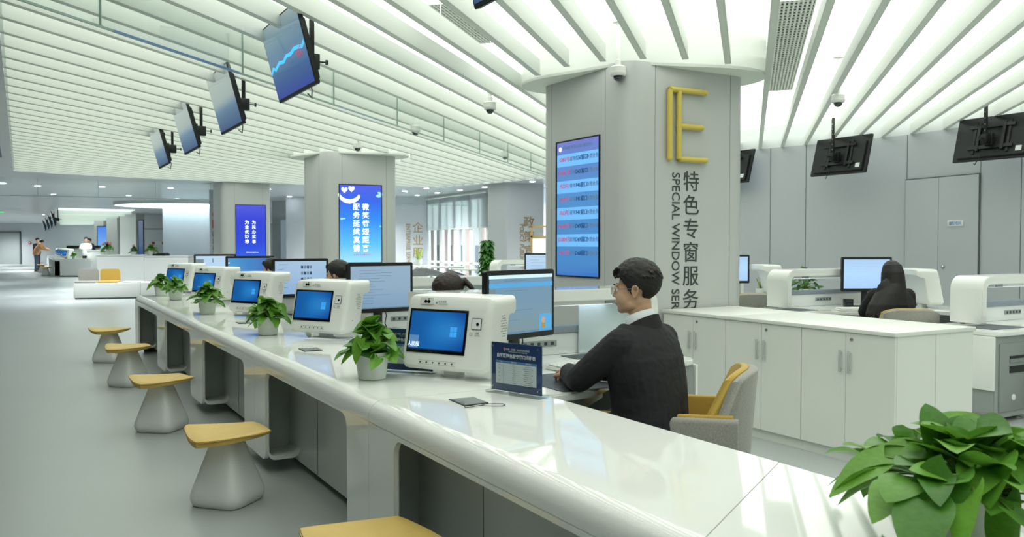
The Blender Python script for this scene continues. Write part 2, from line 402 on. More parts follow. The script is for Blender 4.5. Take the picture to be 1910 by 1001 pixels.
def display(w,h,label,loc,rz,smat,extra):
    o=thing('wall_display',label,'display',loc,rz)        # faces local -y, origin at its lower middle
    m=MB(); t=.014
    m.bx(-w/2,w/2,-.05,0,0,t,.003).bx(-w/2,w/2,-.05,0,h-t,h,.003).bx(-w/2,-w/2+t,-.05,0,t,h-t,.003).bx(w/2-t,w/2,-.05,0,t,h-t,.003)
    m.bx(-w/2+.002,w/2-.002,-.03,0,.002,h-.002); m.build('frame',bezel,o,smooth=False)
    s=MB().bx(-w/2+t,w/2-t,-.041,-.038,t,h-t).build('screen',smat,o,smooth=False)
    extra(s,w,h); return o
sc_white=mat('screen_white_glyph','#eaf6ff',.4,emit=.9); sc_red=mat('screen_red_glyph','#b4486f',.4,emit=.6); sc_dark=mat('screen_dark_glyph','#20406a',.4,emit=.6); sc_pink=mat('screen_pale_pink_glyph','#cfa6e0',.4,emit=.8); sc_pale=mat('screen_pale_band','#8cc0f2',.4,emit=.8); sc_cyan=mat('screen_cyan_glyph','#3fb4f5',.4,emit=.9); sc_grey=mat('screen_grey_glyph','#5d7897',.4,emit=.5)
def fx(x,z,d=.0425): return Matrix.Translation((x,-d,z))@FACE
q1=screen_mat('queue_screen',[(0,'#3a7fd4'),(.10,'#5299dd'),(.6,'#5fa3e3'),(.88,'#6d97e4'),(1,'#8088e0')],'z',.74)
def ex_queue(s,w,h):
    rows=[('G001号','G36窗口'),('D1011号','D65窗口'),('F032号','F46窗口'),('F018号','F41窗口'),('F033号','F41窗口'),('D1022号','D69窗口'),('D3004号','D69窗口'),('G013号','D68窗口')]
    b=MB()
    for i in range(0,8,2): b.bx(-w/2+.016,w/2-.016,-.0418,-.041,h*.855-i*h*.098-h*.045,h*.855-i*h*.098+h*.045)
    b.build('row_bands',mat('screen_row_band','#68a9e4',.4,emit=.72),s,smooth=False)
    for i,(a,c) in enumerate(rows):
        z=h*.86-i*h*.098
        text(a,.052,sc_red,s,fx(-w*.30,z),'queue_number'); text('请到',.045,sc_grey,s,fx(-w*.11,z),'text'); text(c,.052,sc_dark,s,fx(w*.10,z),'window_number'); text('办理业务',.045,sc_grey,s,fx(w*.34,z),'text')
    text('当前排队叫号信息综合服务中心',.034,sc_grey,s,fx(0,h*.945),'heading'); 
    b=MB(); b.cyl((-w*.40,-.043,h*.94),(-w*.40,-.041,h*.94),.022,20); b.build('emblem',sc_white,s)
display(.70,1.25,'tall queue-number display with rows of window calls on the left face of the nearest column',pt(5.72+.72,4.37+.038,1.15),IR-PI/2,q1,ex_queue)
q2=screen_mat('sky_screen',[(0,'#9fe0ff'),(.22,'#5fc0fb'),(.55,'#2c8bf2'),(.8,'#2e62e4'),(1,'#4a5be0')],'z',1.0)
def ex_smile(s,w,h):
    def heart(cx,cz,r):
        p=[]
        for i in range(28):
            t=2*PI*i/28; p.append((cx+r*.0625*16*math.sin(t)**3,cz+r*.0625*(13*math.cos(t)-5*math.cos(2*t)-2*math.cos(3*t)-math.cos(4*t))))
        return p
    b=MB(); b.prism(heart(-w*.37,h*.925,.055),-.0425,-.041,'y'); b.prism(heart(-w*.21,h*.94,.055),-.0425,-.041,'y')
    o_=[(-w*.26+.20*math.cos(t),h*.885+.17*math.sin(t)) for t in [R(-172+i*12) for i in range(14)]]
    i_=[(-w*.26+.17*math.cos(t),h*.90+.12*math.sin(t)) for t in [R(-172+i*12) for i in range(14)]]
    b.prism(o_+i_[::-1],-.0425,-.041,'y'); b.build('smiling_face',sc_white,s,smooth=False)
    vtext('微笑缩短距离',.122,.139,sc_white,s,fx(w*.115,h*.71),'characters',bold=.002,depth=.0006)
    vtext('服务延续真情',.122,.139,sc_white,s,fx(-w*.10,h*.71),'characters',bold=.002,depth=.0006)
    text('合肥市政务服务中心',.035,sc_red,s,fx(.03,h*.105),'caption',depth=.0006)
    for cx,cz,r in ((.32,.86,.05),(.36,.88,.04),(-.33,.56,.03),(-.29,.565,.022),(.35,.47,.02),(.33,.9,.03)):
        MB().ball((cx,-.0415,cz*h),(r,.001,r*.55),u=12,v=6).build('cloud',sc_pale,s)
display(.76,1.32,'upright sky-blue display with a smiling face and two columns of characters',pt(13.8+.038,4.35+.62,1.13),IR,q2,ex_smile)
q3=screen_mat('deep_blue_screen',[(0,'#2e5ce0'),(.3,'#2340d8'),(.7,'#2a3cd2'),(1,'#4a54d8')],'z',.95)
def ex_blue(s,w,h):
    vtext('为民办实事',.10,.118,sc_white,s,fx(w*.10,h*.66),'characters',bold=.001,depth=.0006)
    vtext('为企优环境',.10,.118,sc_white,s,fx(-w*.13,h*.66),'characters',bold=.003,depth=.0006)
    text('合肥市政务服务中心',.035,sc_white,s,fx(.03,h*.10),'caption',depth=.0006)
display(.74,1.30,'deep blue upright display with two columns of white characters on the far column',pt(21.6+.038,4.42+.52,1.12),IR,q3,ex_blue)

# ---------------------------------------------------------------- hanging glass smoke curtains
def curtain(p0,p1,z0,z1,step,label,blue=None,rail=True):
    p0=Vector(p0[:2]+(0,)) if isinstance(p0,tuple) else Vector((p0.x,p0.y,0)); p1=Vector((p1.x,p1.y,0)); d=p1-p0; L=d.length; rz=math.atan2(d.y,d.x)
    o=thing('glass_curtain',label,'glass panel',(p0.x,p0.y,0),rz)
    MB().bx(0,L,-.005,.005,z0,z1).build('glass_pane',glassm,o,smooth=False)
    if rail: MB().bx(0,L,-.008,.008,z0-.006,z0+.006).build('edge_rail',glassedge,o,smooth=False)
    if blue: MB().bx(blue[0],blue[1],-.009,.009,z0-.007,z0+.007).build('blue_edge_film',blueedge,o,smooth=False)
    x=step*.6
    while x<L: MB().bx(x-.003,x+.003,-.006,.006,z0,z1).build('panel_joint',glassedge,o,smooth=False); x+=step
    return o
gb=P(478,150,2.72); sg_=s0+(round((gb.dot(FN)-s0)/sp-.5)+.5)*sp; gb=gb+FN*(sg_-gb.dot(FN)); g0=gb-FD*5.5; g1=gb+FD*9.6
curtain(g0,g1,2.72,3.28,1.46,'long frameless glass smoke curtain hanging from the lit ceiling across the upper left',blue=(3.9,5.2))
far=[zone[i] for i in range(1,6)]
a_=P(0,364,2.55); b_=P(395,372,2.55)
curtain(a_,b_,2.55,ZF,1.25,'glass smoke curtain along the far left edge of the lit ceiling')
a_=P(740,381,2.55); b_=P(1010,386,2.55)
curtain(a_,b_,2.55,ZF,1.5,'glass smoke curtain in front of the window blinds between the columns')

# ---------------------------------------------------------------- walls
def wall(name,pts,z0=0,z1=ZF,m=wallm,th=.15,side=1):
    b=MB()
    for i in range(len(pts)-1):
        a=Vector((pts[i][0],pts[i][1],0)); c=Vector((pts[i+1][0],pts[i+1][1],0)); d=(c-a).normalized(); nn=Vector((d.y,-d.x,0))*th*side
        b.prism([(a.x,a.y),(c.x,c.y),(c.x+nn.x,c.y+nn.y),(a.x+nn.x,a.y+nn.y)],z0,z1)
    return struct(b.build(name,m,smooth=False))
rw=[zone[i] for i in range(12,18)]+[Vector((8.3,6,0)),Vector((9,1,0)),Vector((9,-7,0)),Vector((9,-12,0))]
wall('wall_right',rw,side=-1)
# vertical panel joints, a double door and its plate on the right wall
def on_wall(px,pts):
    t=(px-955)/F
    for i in range(len(pts)-1):
        a,b=pts[i],pts[i+1]; fa=a.x-t*a.y; fb=b.x-t*b.y
        if (fa>0)!=(fb>0): q=a.lerp(b,fa/(fa-fb)); d=(b-a).normalized(); return Vector((q.x,q.y,0)),math.atan2(d.y,d.x)
jn=MB()
for px in (1436,1502,1690,1827,1903):
    q,rz=on_wall(px,rw); jn.bx(-.004,.004,-.003,.001,0 if px not in(1690,1827) else 2.35,ZF,M=Matrix.Translation(q)@Matrix.Rotation(rz,4,'Z'))
struct(jn.build('trim_2',gapm,smooth=False))
qa,ra=on_wall(1690,rw); qb,rb=on_wall(1827,rw); qc,rc=on_wall(1753,rw)
dd=qb-qa; L=dd.length; rz=math.atan2(dd.y,dd.x); do=thing('door_1',None,None,(0,0,0),rz); do['kind']='structure'
nrm=Vector((math.sin(rz),-math.cos(rz),0)); do.location=qa+nrm*.02
xm=(qc-qa).length
MB().bx(.004,xm-.003,-.012,.02,.01,2.33,.002).build('door_leaf',wallm,do,smooth=False)
MB().bx(xm+.003,L-.004,-.012,.02,.01,2.33,.002).build('door_leaf',wallm,do,smooth=False)
MB().bx(-.003,L+.003,-.006,.02,2.33,2.345).bx(-.004,.004,-.006,.02,0,2.34).bx(L-.004,L+.004,-.006,.02,0,2.34).bx(xm-.003,xm+.003,-.006,.02,0,2.34).build('door_gap',gapm,do,smooth=False)
MB().lathe([(.02,0),(.02,.02),(.01,.03)],14,M=Matrix.Translation((xm+.09,-.012,1.15))@Matrix.Rotation(PI/2,4,'X')).build('door_lock',chrome,do)
pl=thing('door_plate','small white room plate on the grey wall door behind the right workstations','sign',do.location+Vector((math.cos(rz),math.sin(rz),0))*(xm+(L-xm)*.45)+nrm*.014,rz)
MB().bx(-.12,.12,-.008,0,1.68,1.76,.002).build('plate',paper,pl); text('配电间',.05,sc_grey,pl,Matrix.Translation((.02,-.009,1.72))@FACE)
MB().bx(-.09,-.055,-.0095,-.008,1.70,1.74).build('pictogram',greym,pl,smooth=False)
# outer shell
wall('wall_back',[(-50,-12),(24,-12)],z1=3.4,side=1)
wall('wall_left',[(-50,70),(-50,-12)],side=-1)
# ---------------------------------------------------------------- far end of the hall
wall('wall_far',[(-50,62),(24,62)],side=-1)
def blk(name,x0,x1,y0,y1,z0,z1,m=wallm,bev=0): return MB().bx(x0,x1,y0,y1,z0,z1,bev).build(name,m,smooth=False)
# double door in the far wall
q=PD(8,470,61.9); d=thing('door_2',None,None,(q.x-2.1,61.98,0)); d['kind']='structure'
for i in (0,1): MB().bx(i*1.6+.02,i*1.6+1.58,-.05,0,0,2.25).build('door_leaf',greyl,d,smooth=False)
MB().bx(-.08,0,-.08,0,0,2.35).bx(3.2,3.28,-.08,0,0,2.35).bx(-.08,3.28,-.08,0,2.25,2.35).build('door_frame',gapm,d,smooth=False)
MB().bx(1.50,1.54,-.12,-.05,.95,1.35).build('door_handle',chrome,d)
# second luminous ceiling far away
z2=[P(108,389,ZF-.02),P(112,416,ZF-.02),P(172,416,ZF-.02),P(252,392,ZF-.02)]
m=MB(); m.prism([(p.x,p.y) for p in z2],ZF-.012,ZF-.002); struct(m.build('ceiling_far_lit',mat('far_luminous_panel','#e9f5ee',.5,emit=1.6),smooth=False))
for i in range(9):
    t=(i+.5)/9; a=z2[0].lerp(z2[1],t); b=z2[3].lerp(z2[2],t); dd=b-a
    m=MB().bx(0,dd.length,-.05,.05,ZF-.16,ZF-.02,M=Matrix.Translation((a.x,a.y,0))@Matrix.Rotation(math.atan2(dd.y,dd.x),4,'Z'))
    tag(m.build('ceiling_baffle',finm,smooth=False),'wide white baffle below the second lit ceiling at the far left','ceiling baffle','far ceiling baffles')
# downlights in the soffit
dl=thing('downlight','small round recessed downlight glowing in the far soffit','downlight',(0,0,ZF),group='recessed downlights')
MB().lathe([(.10,-.004),(.10,-.016),(.075,-.016),(.075,-.004)],20).build('trim_ring',whitep,dl)
MB().lathe([(.075,-.004),(.075,-.010),(.001,-.010)],20).build('lens',mat('downlight_lens','#ecf6ff',.4,emit=30),dl)
spots=[P(x,y,ZF) for x,y in ((755,355.5),(778,363.5),(795,350.5),(816,359),(858,354),(904,348.5),(993,338),(5,341),(70,346),(190,348),(318,350),(500,352),(100,362),(240,364),(330,370),(540,366))]
for x,y in ((-12,34),(-15,40),(-9,36),(-5,30),(-18,48),(-24,44),(-11,50),(-24,57),(-18,60),(-10,60),(-28,34),(-3,40)): spots.append(Vector((x,y,ZF)))
for i,p in enumerate(spots):
    if i==0: dl.location=p
    else: dup(dl,p,0)
for i,(x,y) in enumerate(((-12,34),(-20,40),(-9,40),(-1,29),(-18,50),(-26,46),(-10,52),(-24,57),(-14,60),(-30,58),(-28,34),(-3,34),(-14,27),(-20,31),(-5,27),(-32,46),(-4,24.5),(1.5,19),(-38,56),(-11,21.5),(-10,23.6),(-13.5,24),(-16.5,36),(-2.4,24.6),(-4.8,25.2),(-.2,22.0),(.9,22.4),(-30,52),(-36,60))):  # spots for the downlights, some added without a fitting to brighten the far hall
    l=bpy.data.lights.new('downlight_fill_lamp','SPOT'); l.energy=1350 if y>45 else (750 if y>26 else 600); l.spot_size=R(150); l.spot_blend=.9; l.shadow_soft_size=.6; l.color=(.93,.97,1)
    lo=bpy.data.objects.new('downlight_fill_lamp',l); COL.objects.link(lo); lo.location=(x,y,ZF-.06)
# ring light around a round column
rc_=PD(350,430,32); rl=thing('ring_light','glowing white ring light around the top of the far round column','light',(rc_.x,32,ZF))
MB().loft([[(r*math.cos(2*PI*i/48),r*math.sin(2*PI*i/48),z) for i in range(48)] for r,z in ((2.45,-.002),(2.45,-.09),(1.25,-.09),(1.25,-.002))]).build('diffuser',mat('ring_light_diffuser','#eefaff',.4,emit=2.2),rl)
MB().lathe([(2.52,-.001),(2.52,-.11),(2.47,-.11),(2.47,-.001)],48,cap=False).build('housing',whitep,rl)
rcol=thing('round_column','tall round light grey column beneath the ring light','column',(rc_.x,32,0))
MB().lathe([(.86,0),(.86,ZF)],40).build('shaft',mat('pale_round_column','#bcc3c6',.28,noise_amt=.02,nscale=2),rcol); MB().lathe([(.885,0),(.885,.12)],40).build('skirting',chrome,rcol)
# wall blocks seen between the columns (far corridor, panels, doors)
def facing(px0,px1,Y,name,m=wallm,z1=ZF,th=1.0,dy=0):
    a=PD(px0,455,Y); b=PD(px1,455,Y+dy); o=MB(); o.prism([(a.x,a.y),(b.x,b.y),(b.x,b.y+th),(a.x,a.y+th)],0,z1); return struct(o.build(name,m,smooth=False))
facing(262,312,44,'wall_corridor',soffm); facing(224,254,42,'wall_partition',colm); facing(199,219,46,'wall_pier',colm); facing(176,193,50,'wall_pier_far',colm)
facing(508,562,30,'wall_lobby',greyl); 
j=MB(); 
a=PD(531,440,29.95); j.bx(a.x-.12,a.x+.12,29.88,29.95,.1,2.3); struct(j.build('trim_3',mat('bright_door_strip','#c8d2dc',.3),smooth=False))
d=thing('door_3',None,None,(PD(290,455,43.9).x-.9,43.97,0)); d['kind']='structure'
MB().bx(0,1.9,-.04,0,0,2.2).build('door_leaf',soffm,d,smooth=False); MB().bx(-.04,0,-.05,0,0,2.24).bx(1.9,1.94,-.05,0,0,2.24).bx(-.04,1.94,-.05,0,2.2,2.24).build('door_frame',gapm,d,smooth=False)
sgn=thing('door_sign','small white and red plate on the pale door left of the round column','sign',(PD(294,453,43.8).x,43.92,1.5))
MB().bx(-.36,.36,-.02,0,-.1,.1).build('plate',paper,sgn,smooth=False); MB().bx(-.34,-.18,-.03,-.02,-.07,.07).build('red_mark',redm,sgn,smooth=False); MB().bx(.18,.34,-.03,-.02,-.07,.07).build('red_mark',redm,sgn,smooth=False)
ds=thing('wall_display','narrow bright blue display on the far pier left of the round column','display',(PD(190,445,49.9).x,49.98,1.05))
MB().bx(-.30,.30,-.05,0,0,1.45).build('frame',bezel,ds,smooth=False); MB().bx(-.26,.26,-.06,-.05,.04,1.41).build('screen',screen_mat('far_blue_screen',[(0,'#7fb8f0'),(1,'#4f86ea')],'z',.9),ds,smooth=False)
ds=thing('wall_display','dark blue upright display on the side of the far partition pier','display',(PD(257,450,41.5).x,41.9,.9))
MB().bx(-.14,.14,-.05,0,0,1.75).build('frame',bezel,ds,smooth=False); MB().bx(-.11,.11,-.06,-.05,.04,1.7).build('screen',screen_mat('far_dark_screen',[(0,'#2d5ea8'),(.3,'#6d88ae'),(1,'#8a9bb4')],'z',.5),ds,smooth=False)
al=thing('fire_alarm','small red alarm button on the far wall left of the distant service desks','alarm',(PD(55,452,61.9).x,61.98,1.55))
MB().bx(-.09,.09,-.05,0,-.09,.09,.01).build('housing',redm,al); MB().lathe([(.04,0),(.04,.02)],12,M=Matrix.Translation((0,-.05,0))@Matrix.Rotation(PI/2,4,'X')).build('button',whitep,al)
ex=thing('exit_sign','small green lit exit sign at the far left edge of the picture','sign',(PD(1,394,40).x,40,PD(1,394,40).z))
MB().bx(-.2,.2,-.04,.04,-.09,.09,.005).build('housing',whitep,ex); MB().bx(-.18,.18,-.05,-.04,-.07,.07).build('lens',grn,ex,smooth=False); MB().cyl((0,0,.09),(0,0,ZF-PD(1,394,40).z),.01,8).build('rod',whitep,ex)
# dark pier with vertical lettering left of the third column
pr=thing('column','slim grey pier with a red mark and vertical dark lettering','column',PD(401,455,24)*1)
pr.location.z=0; MB().bx(-.15,.15,0,.6,0,ZF).build('cladding',greyl,pr,smooth=False)
lt=thing('wall_lettering','red mark above small vertical characters on the slim grey pier','lettering',(pr.location.x,24,0))
MB().lathe([(.001,.10),(.075,.0),(.075,-.01),(.001,-.02)],12,M=Matrix.Translation((0,-.006,2.28))@Matrix.Rotation(PI/2,4,'X')).build('red_mark',redm,lt); MB().bx(-.07,.07,-.008,0,1.9,2.14).build('red_plate',redm,lt,smooth=False)
vtext('商事登记区',.17,.21,txtd,lt,Matrix.Translation((0,-.006,1.72))@FACE,'characters')
# ---------------------------------------------------------------- window side, behind the middle
A=P(737,367,ZF); B=P(797,367,ZF); Cc=P(910,352,ZF); D=P(910,344,ZF); E_=P(945,341,ZF); G=P(1014,343,ZF); H=rw[1] if False else zone[11]
A.x-=3.5
wpanel=mat('pale_lit_wall_panel','#c2c6ca',.35,noise_amt=.02,nscale=2)
wall('wall_service_area',[A,B],side=-1,m=wpanel); 
wall('wall_window_low',[B,Cc],z0=0,z1=.35,side=-1,m=whitem); 
wall('wall_window_high',[B,Cc],z0=2.75,z1=ZF,side=-1,m=whitem)
wall('wall_pillar',[D,E_],side=-1,m=wallm); wall('wall_policy_area',[E_,G],side=-1,m=wpanel); wall('wall_link',[Cc+Vector((0,.4,0)),D],side=-1,m=wallm)
wall('wall_alcove',[G+Vector((0,1.5,0)),Vector((G.x+2.5,G.y-.5,0)),zone[13]+Vector((0,.3,0))],side=-1,m=wpanel)
wd=(Cc-B); wl=wd.length; wrz=math.atan2(wd.y,wd.x); nwin=4
for i in range(nwin):
    a=B+wd*(i/nwin); o=thing('window_%d'%(i+1),None,None,(a.x,a.y,0),wrz); o['kind']='structure'; w=wl/nwin
    m=MB(); f=.07
    m.bx(0,w,0,.08,.35,.35+f).bx(0,w,0,.08,2.7,2.78).bx(0,f*1.6,0,.08,.35,2.75).bx(w-f*1.6,w,0,.08,.35,2.75).bx(0,w,.0,.08,.86,.86+f).bx(w*.5-.03,w*.5+.03,.0,.08,.35,2.75)
    m.build('window_frame',whitem,o,smooth=False)
    MB().bx(f,w-f,.03,.04,.38,2.72).build('window_pane',glassm,o,smooth=False)
    bl=thing('roller_blind','pale grey roller blind half drawn, '+('next to the left wall panel','second from the left','third from the left','nearest the grey pillar')[i],'blind',(a.x,a.y,0),wrz,'roller blinds')
    MB().bx(.01,w-.01,-.035,-.03,1.92,2.86).build('fabric',mat('blind_fabric','#b4bac0',.8,noise_amt=.03,nscale=200),bl,smooth=False)
    MB().bx(.01,w-.01,-.045,-.02,1.89,1.92).build('bottom_bar',whitem,bl,smooth=False); MB().cyl((.01,-.04,2.88),(w-.01,-.04,2.88),.03,10).build('roller_tube',whitem,bl)
# building and daylight outside
_translucent(MATS['blind_fabric'],.5)
ob=thing('outside_building','pale facade with salmon pilasters and dark windows seen through the glass','building',(B.x,B.y+9,-.1),wrz)
facm=mat('outside_facade','#dfe2e6',.7,noise_amt=.03); salm=mat('salmon_pilaster','#d9b8ae',.7,noise_amt=.03); wdk=mat('outside_window_glass','#7d8996',.2)
MB().bx(-3,wl+8,0,.4,0,6).build('wall',facm,ob,smooth=False)
for i in range(7): MB().bx(-2+i*1.35,-1.55+i*1.35,-.12,0,0,6).build('pilaster',salm,ob,smooth=False)
for i in range(6):
    for z in (.4,2.6,4.6): MB().bx(-1.25+i*1.35,-.85+i*1.35,-.05,0,z,z+1.1).build('window',wdk,ob,smooth=False)
for nm,dy,flip,en in (('outside_daylight',4.5,PI,3500),('window_daylight',1.2,0,1300)):
    l=bpy.data.lights.new(nm,'AREA'); l.shape='RECTANGLE'; l.size=wl+1.5; l.size_y=2.6; l.energy=en; l.color=(.86,.93,1)
    lo=bpy.data.objects.new(nm,l); COL.objects.link(lo); mid=(B+Cc)/2; nn=Vector((-math.sin(wrz),math.cos(wrz),0)); lo.location=mid+nn*dy; lo.location.z=1.7
    lo.rotation_euler=(PI/2,0,wrz+flip)
# gold lettering on the lit panels
def frame_at(px,pts,z):
    q,rz=on_wall(px,pts); return q,rz
q,rz=on_wall(774,[A,B]); lt=thing('wall_lettering','faint gold vertical lettering on the lit wall panel left of the windows','lettering',(q.x,q.y,0),rz)
vtext('企业服务区',.36,.40,goldm,lt,Matrix.Translation((.1,-.01,1.95))@FACE,'characters'); text('ENTERPRISE SERVICE AREA',.20,goldm,lt,Matrix.Translation((-.22,-.01,1.15))@FACE@Matrix.Rotation(-PI/2,4,'Z'),'letters',sx=.8)
q,rz=on_wall(984,[E_,G]); lt=thing('wall_lettering','gold vertical lettering on the wall right of the grey pillar','lettering',(q.x,q.y,0),rz)
vtext('政策宣传区',.30,.36,goldm,lt,Matrix.Translation((.04,-.01,1.98))@FACE,'characters'); text('POLICY PUBLICITY AREA',.16,goldm,lt,Matrix.Translation((-.16,-.01,1.20))@FACE@Matrix.Rotation(-PI/2,4,'Z'),'letters',sx=.85)
fr=thing('partition_frame','brass framed open screen at the right of the gold lettering, by the column','screen',PD(1003,455,19.5)); fr.location.z=0
for x in (-.14,.22): MB().bx(x-.02,x+.02,-.02,.02,0,1.85).build('post',goldm,fr,smooth=False)
for z in (1.85,1.62,.3): MB().bx(-.16,.9,-.02,.02,z-.02,z+.02).build('rail',goldm,fr,smooth=False)
MB().bx(-.12,.20,-.005,.005,.32,1.6).build('panel',whitem,fr,smooth=False); MB().bx(.24,.85,-.005,.005,.32,1.6).build('panel',darkg,fr,smooth=False)
# shell chairs and small tables in the window zone
def tub_chair():
    o=thing('shell_chair','grey tub chair in the window lounge','chair'); rings=[]
    prof=[(.10,.40,0),(.26,.42,.0),(.32,.50,.3),(.34,.62,.7),(.345,.72,1)]
    m=MB(); n=20
    for r,z,h in prof:
        rings.append([((r)*math.cos(2*PI*i/n),r*math.sin(2*PI*i/n),.40+(z-.40)*(1 if h==0 else (.35+.65*(.5+.5*math.sin(2*PI*i/n))**1.3)*1.0)) for i in range(n)])
    inn=[[(x*.9,y*.9,max(z,.44)) for x,y,z in r] for r in rings[::-1]]
    m.loft(rings+inn); m.build('shell',mat('grey_felt_shell','#8a8c90',.8,noise_amt=.05,nscale=90),o)
    MB().lathe([(.22,.455),(.24,.47),(.2,.49)],20).build('seat_pad',yfab if False else gfab,o)
    for i in range(4):
        t=PI/4+i*PI/2; MB().cyl((.12*math.cos(t),.12*math.sin(t),.42),(.26*math.cos(t),.26*math.sin(t),0),.014,8).build('leg',whitep,o)
    return o
def small_table():
    o=thing('round_table','small white round table in the window lounge','table')
    MB().lathe([(.38,.71),(.40,.72),(.40,.735),(.385,.74)],28).build('table_top',whitem,o); MB().cyl((0,0,.02),(0,0,.71),.03,12).build('stem',whitep,o); MB().lathe([(.22,0),(.22,.012),(.05,.03)],24).build('base',whitep,o)
    return o
ch0=tub_chair(); tb0=small_table(); ch0.scale=tb0.scale=(1.15,1.15,1.15)
spots_=[(762,505,19.5,'grey tub chair of the window lounge, leftmost beside the middle monitor'),(796,503,22.6,'grey tub chair of the window lounge, behind the leftmost one'),(825,503,20.5,'grey tub chair of the window lounge, middle of the row'),(862,502,21.4,'grey tub chair of the window lounge, set back under the windows'),(873,505,18.6,'grey tub chair of the window lounge, nearest the tall climbing plant'),(834,503,17.2,'grey tub chair of the window lounge, front one behind the head with a ponytail')]
for i,(px,py,Y,l) in enumerate(spots_):
    x=(px-955)/F*Y; lab=l; rz=R(200-30*i)
    if i==0: ch0.location=(x,Y,0); ch0.rotation_euler.z=rz; ch0['label']=lab; ch0['group']='window lounge chairs'
    else: dup(ch0,(x,Y,0),rz,lab,'window lounge chairs')
for i,(px,Y,l) in enumerate(((780,24.0,'small white round lounge table bearing the snake plant'),(835,22.9,'small white round lounge table below the window centre'),(877,21.0,'small white round lounge table beside the tall climbing plant'))):
    x=(px-955)/F*Y
    if i==0: tb0.location=(x,Y,0); tb0['label']=l; tb0['group']='window lounge tables'
    else: dup(tb0,(x,Y,0),0,l,'window lounge tables')
# ---------------------------------------------------------------- the long service counter
def arc(cx,cy,r,a0,a1,n=8): return [(cx+r*math.cos(R(a0+(a1-a0)*i/n)),cy+r*math.sin(R(a0+(a1-a0)*i/n))) for i in range(n+1)]
BF,BB=1.32,2.08; ZT=.76
def counter_module(a0,a1,label,skew0=0,skew1=0,left=True,right=True):
    o=thing('service_counter',label,'counter',pt(a0,BF),IR,'counter modules')       # local x = b-BF, y = a-a0
    L=a1-a0-.004; w=BB-BF
    prof=[(w,ZT-.045),(w,ZT-.008),(w-.008,ZT)]+arc(.075,ZT-.075,.075,90,180,12)+[(0,.668),(.024,.668)]+arc(.075,ZT-.075,.051,180,90,8)+[(.14,ZT-.024),(.15,ZT-.045)]
    m=MB(); m.prism([(p[0],p[1]) for p in prof],0.0,L,'y')
    po=.29; zb=.085; r=.07; zo=.648
    pts=[(0,zb)]
    pts+=[(x,z) for x,z in arc(po-r,zb+r,r,-90,0,6)]
    pts+=[(x,z) for x,z in arc(po+r,zo-r,r,180,90,6)]
    pts+=[(x,z) for x,z in arc(L-po-r,zo-r,r,90,0,6)]
    pts+=[(x,z) for x,z in arc(L-po+r,zb+r,r,180,270,6)]
    pts+=[(L,zb),(L,.67),(0,.67)]
    a=[m.bm.verts.new((0,p[0],p[1])) for p in pts]; b=[m.bm.verts.new((.024,p[0],p[1])) for p in pts]; nn=len(pts)
    for i in range(nn): m.bm.faces.new((a[i],a[(i+1)%nn],b[(i+1)%nn],b[i]))
    # caps as strips: left post, header, right post
    def cap(v):
        i0=0; h=7
        m.bm.faces.new(v[0:15]+[v[-1]]); m.bm.faces.new([v[14],v[15],v[-2],v[-1]][:4]); m.bm.faces.new(v[15:-1])
    cap(a); cap(b)
    bmesh.ops.recalc_face_normals(m.bm,faces=m.bm.faces[:])
    for v in m.bm.verts:
        if skew0 and v.co.y<.01: v.co.y+=v.co.x*skew0
        if skew1 and v.co.y>L-.01: v.co.y+=v.co.x*skew1
    m.build('shell',white,o,angle=40)
    # end cheeks of the knee recess, each a shallow tray with a raised rim
    def cheek(y,s):
        out=rrect(.205,.57,.05,6,.105+.012,.085+.285); inn=rrect(.197,.55,.045,6,.105+.012,.085+.302)
        q=MB(); q.loft([[(x,y,z) for x,z in out],[(x,y+s*.035,z) for x,z in out],[(x,y+s*.035,z) for x,z in inn],[(x,y-s*.02,z) for x,z in inn]],cap=False); ck=q.build('side_cheek',white,o,angle=40)
        q=MB(); A_=[(x,y-s*.019,z) for x,z in inn]; B_=[(x,y-s*.20,z) for x,z in inn]; q.loft([A_,B_],cap=False); q.bm.faces.new([q.bm.verts.new(p) for p in B_]); q.build('cheek_lining',mat('recess_grey','#b4bab6',.4,noise_amt=.02),ck,angle=40)
    cheek(L-po+.03,-1); cheek(po-.03,1)
    MB().bx(.215,.235,.004,L-.004,.055,ZT-.05).build('modesty_panel',mat('modesty_panel_grey','#cdd1cf',.22,noise_amt=.015,nscale=3),o,smooth=False)
    for y in (L*.36,L*.68): MB().bx(.2135,.216,y-.002,y+.002,.06,.70).build('panel_seam',gapm,o,smooth=False)
    MB().bx(.30,.66,.01,L-.01,0,.085).build('plinth',darkg,o,smooth=False)
    MB().bx(.235,w-.02,.01,.03,.085,ZT-.045).bx(.235,w-.02,L-.03,L-.01,.085,ZT-.045).build('support_panels',whitem,o,smooth=False) if False else None
    for y in (.02,L-.04): MB().bx(.236,w-.04,y,y+.02,.086,ZT-.046).build('support_panel',whitem,o,smooth=False)
    return o
K=2.17; SK=.60
counter_module(-.85,1.47,'nearest counter module at the lower right, bearing the largest pothos',skew1=SK)
counter_module(1.47,3.58,'counter module in front of the seated man, with the blue sign stand',skew0=SK)
counter_module(3.58,5.72,'counter module under the second nearest pothos and the nearest white terminal')
counter_module(5.72,7.88,'counter module under the second white terminal, third from the camera')
counter_module(7.88,10.05,'counter module under the third white terminal, second from the far end')
counter_module(10.05,12.45,'farthest counter module, where the long counter ends')
ep=thing('counter_end_panel','white end panel closing the far end of the long service counter','panel',pt(12.452,BF),IR)
MB().prism(arc(.075,ZT-.075,.075,90,180,8)+[(0,.09),(.74,.09),(.74,ZT)],0,.02,'y').build('panel',white,ep)
MB().bx(.1,.7,.002,.018,0,.09).build('foot',darkg,ep,smooth=False)

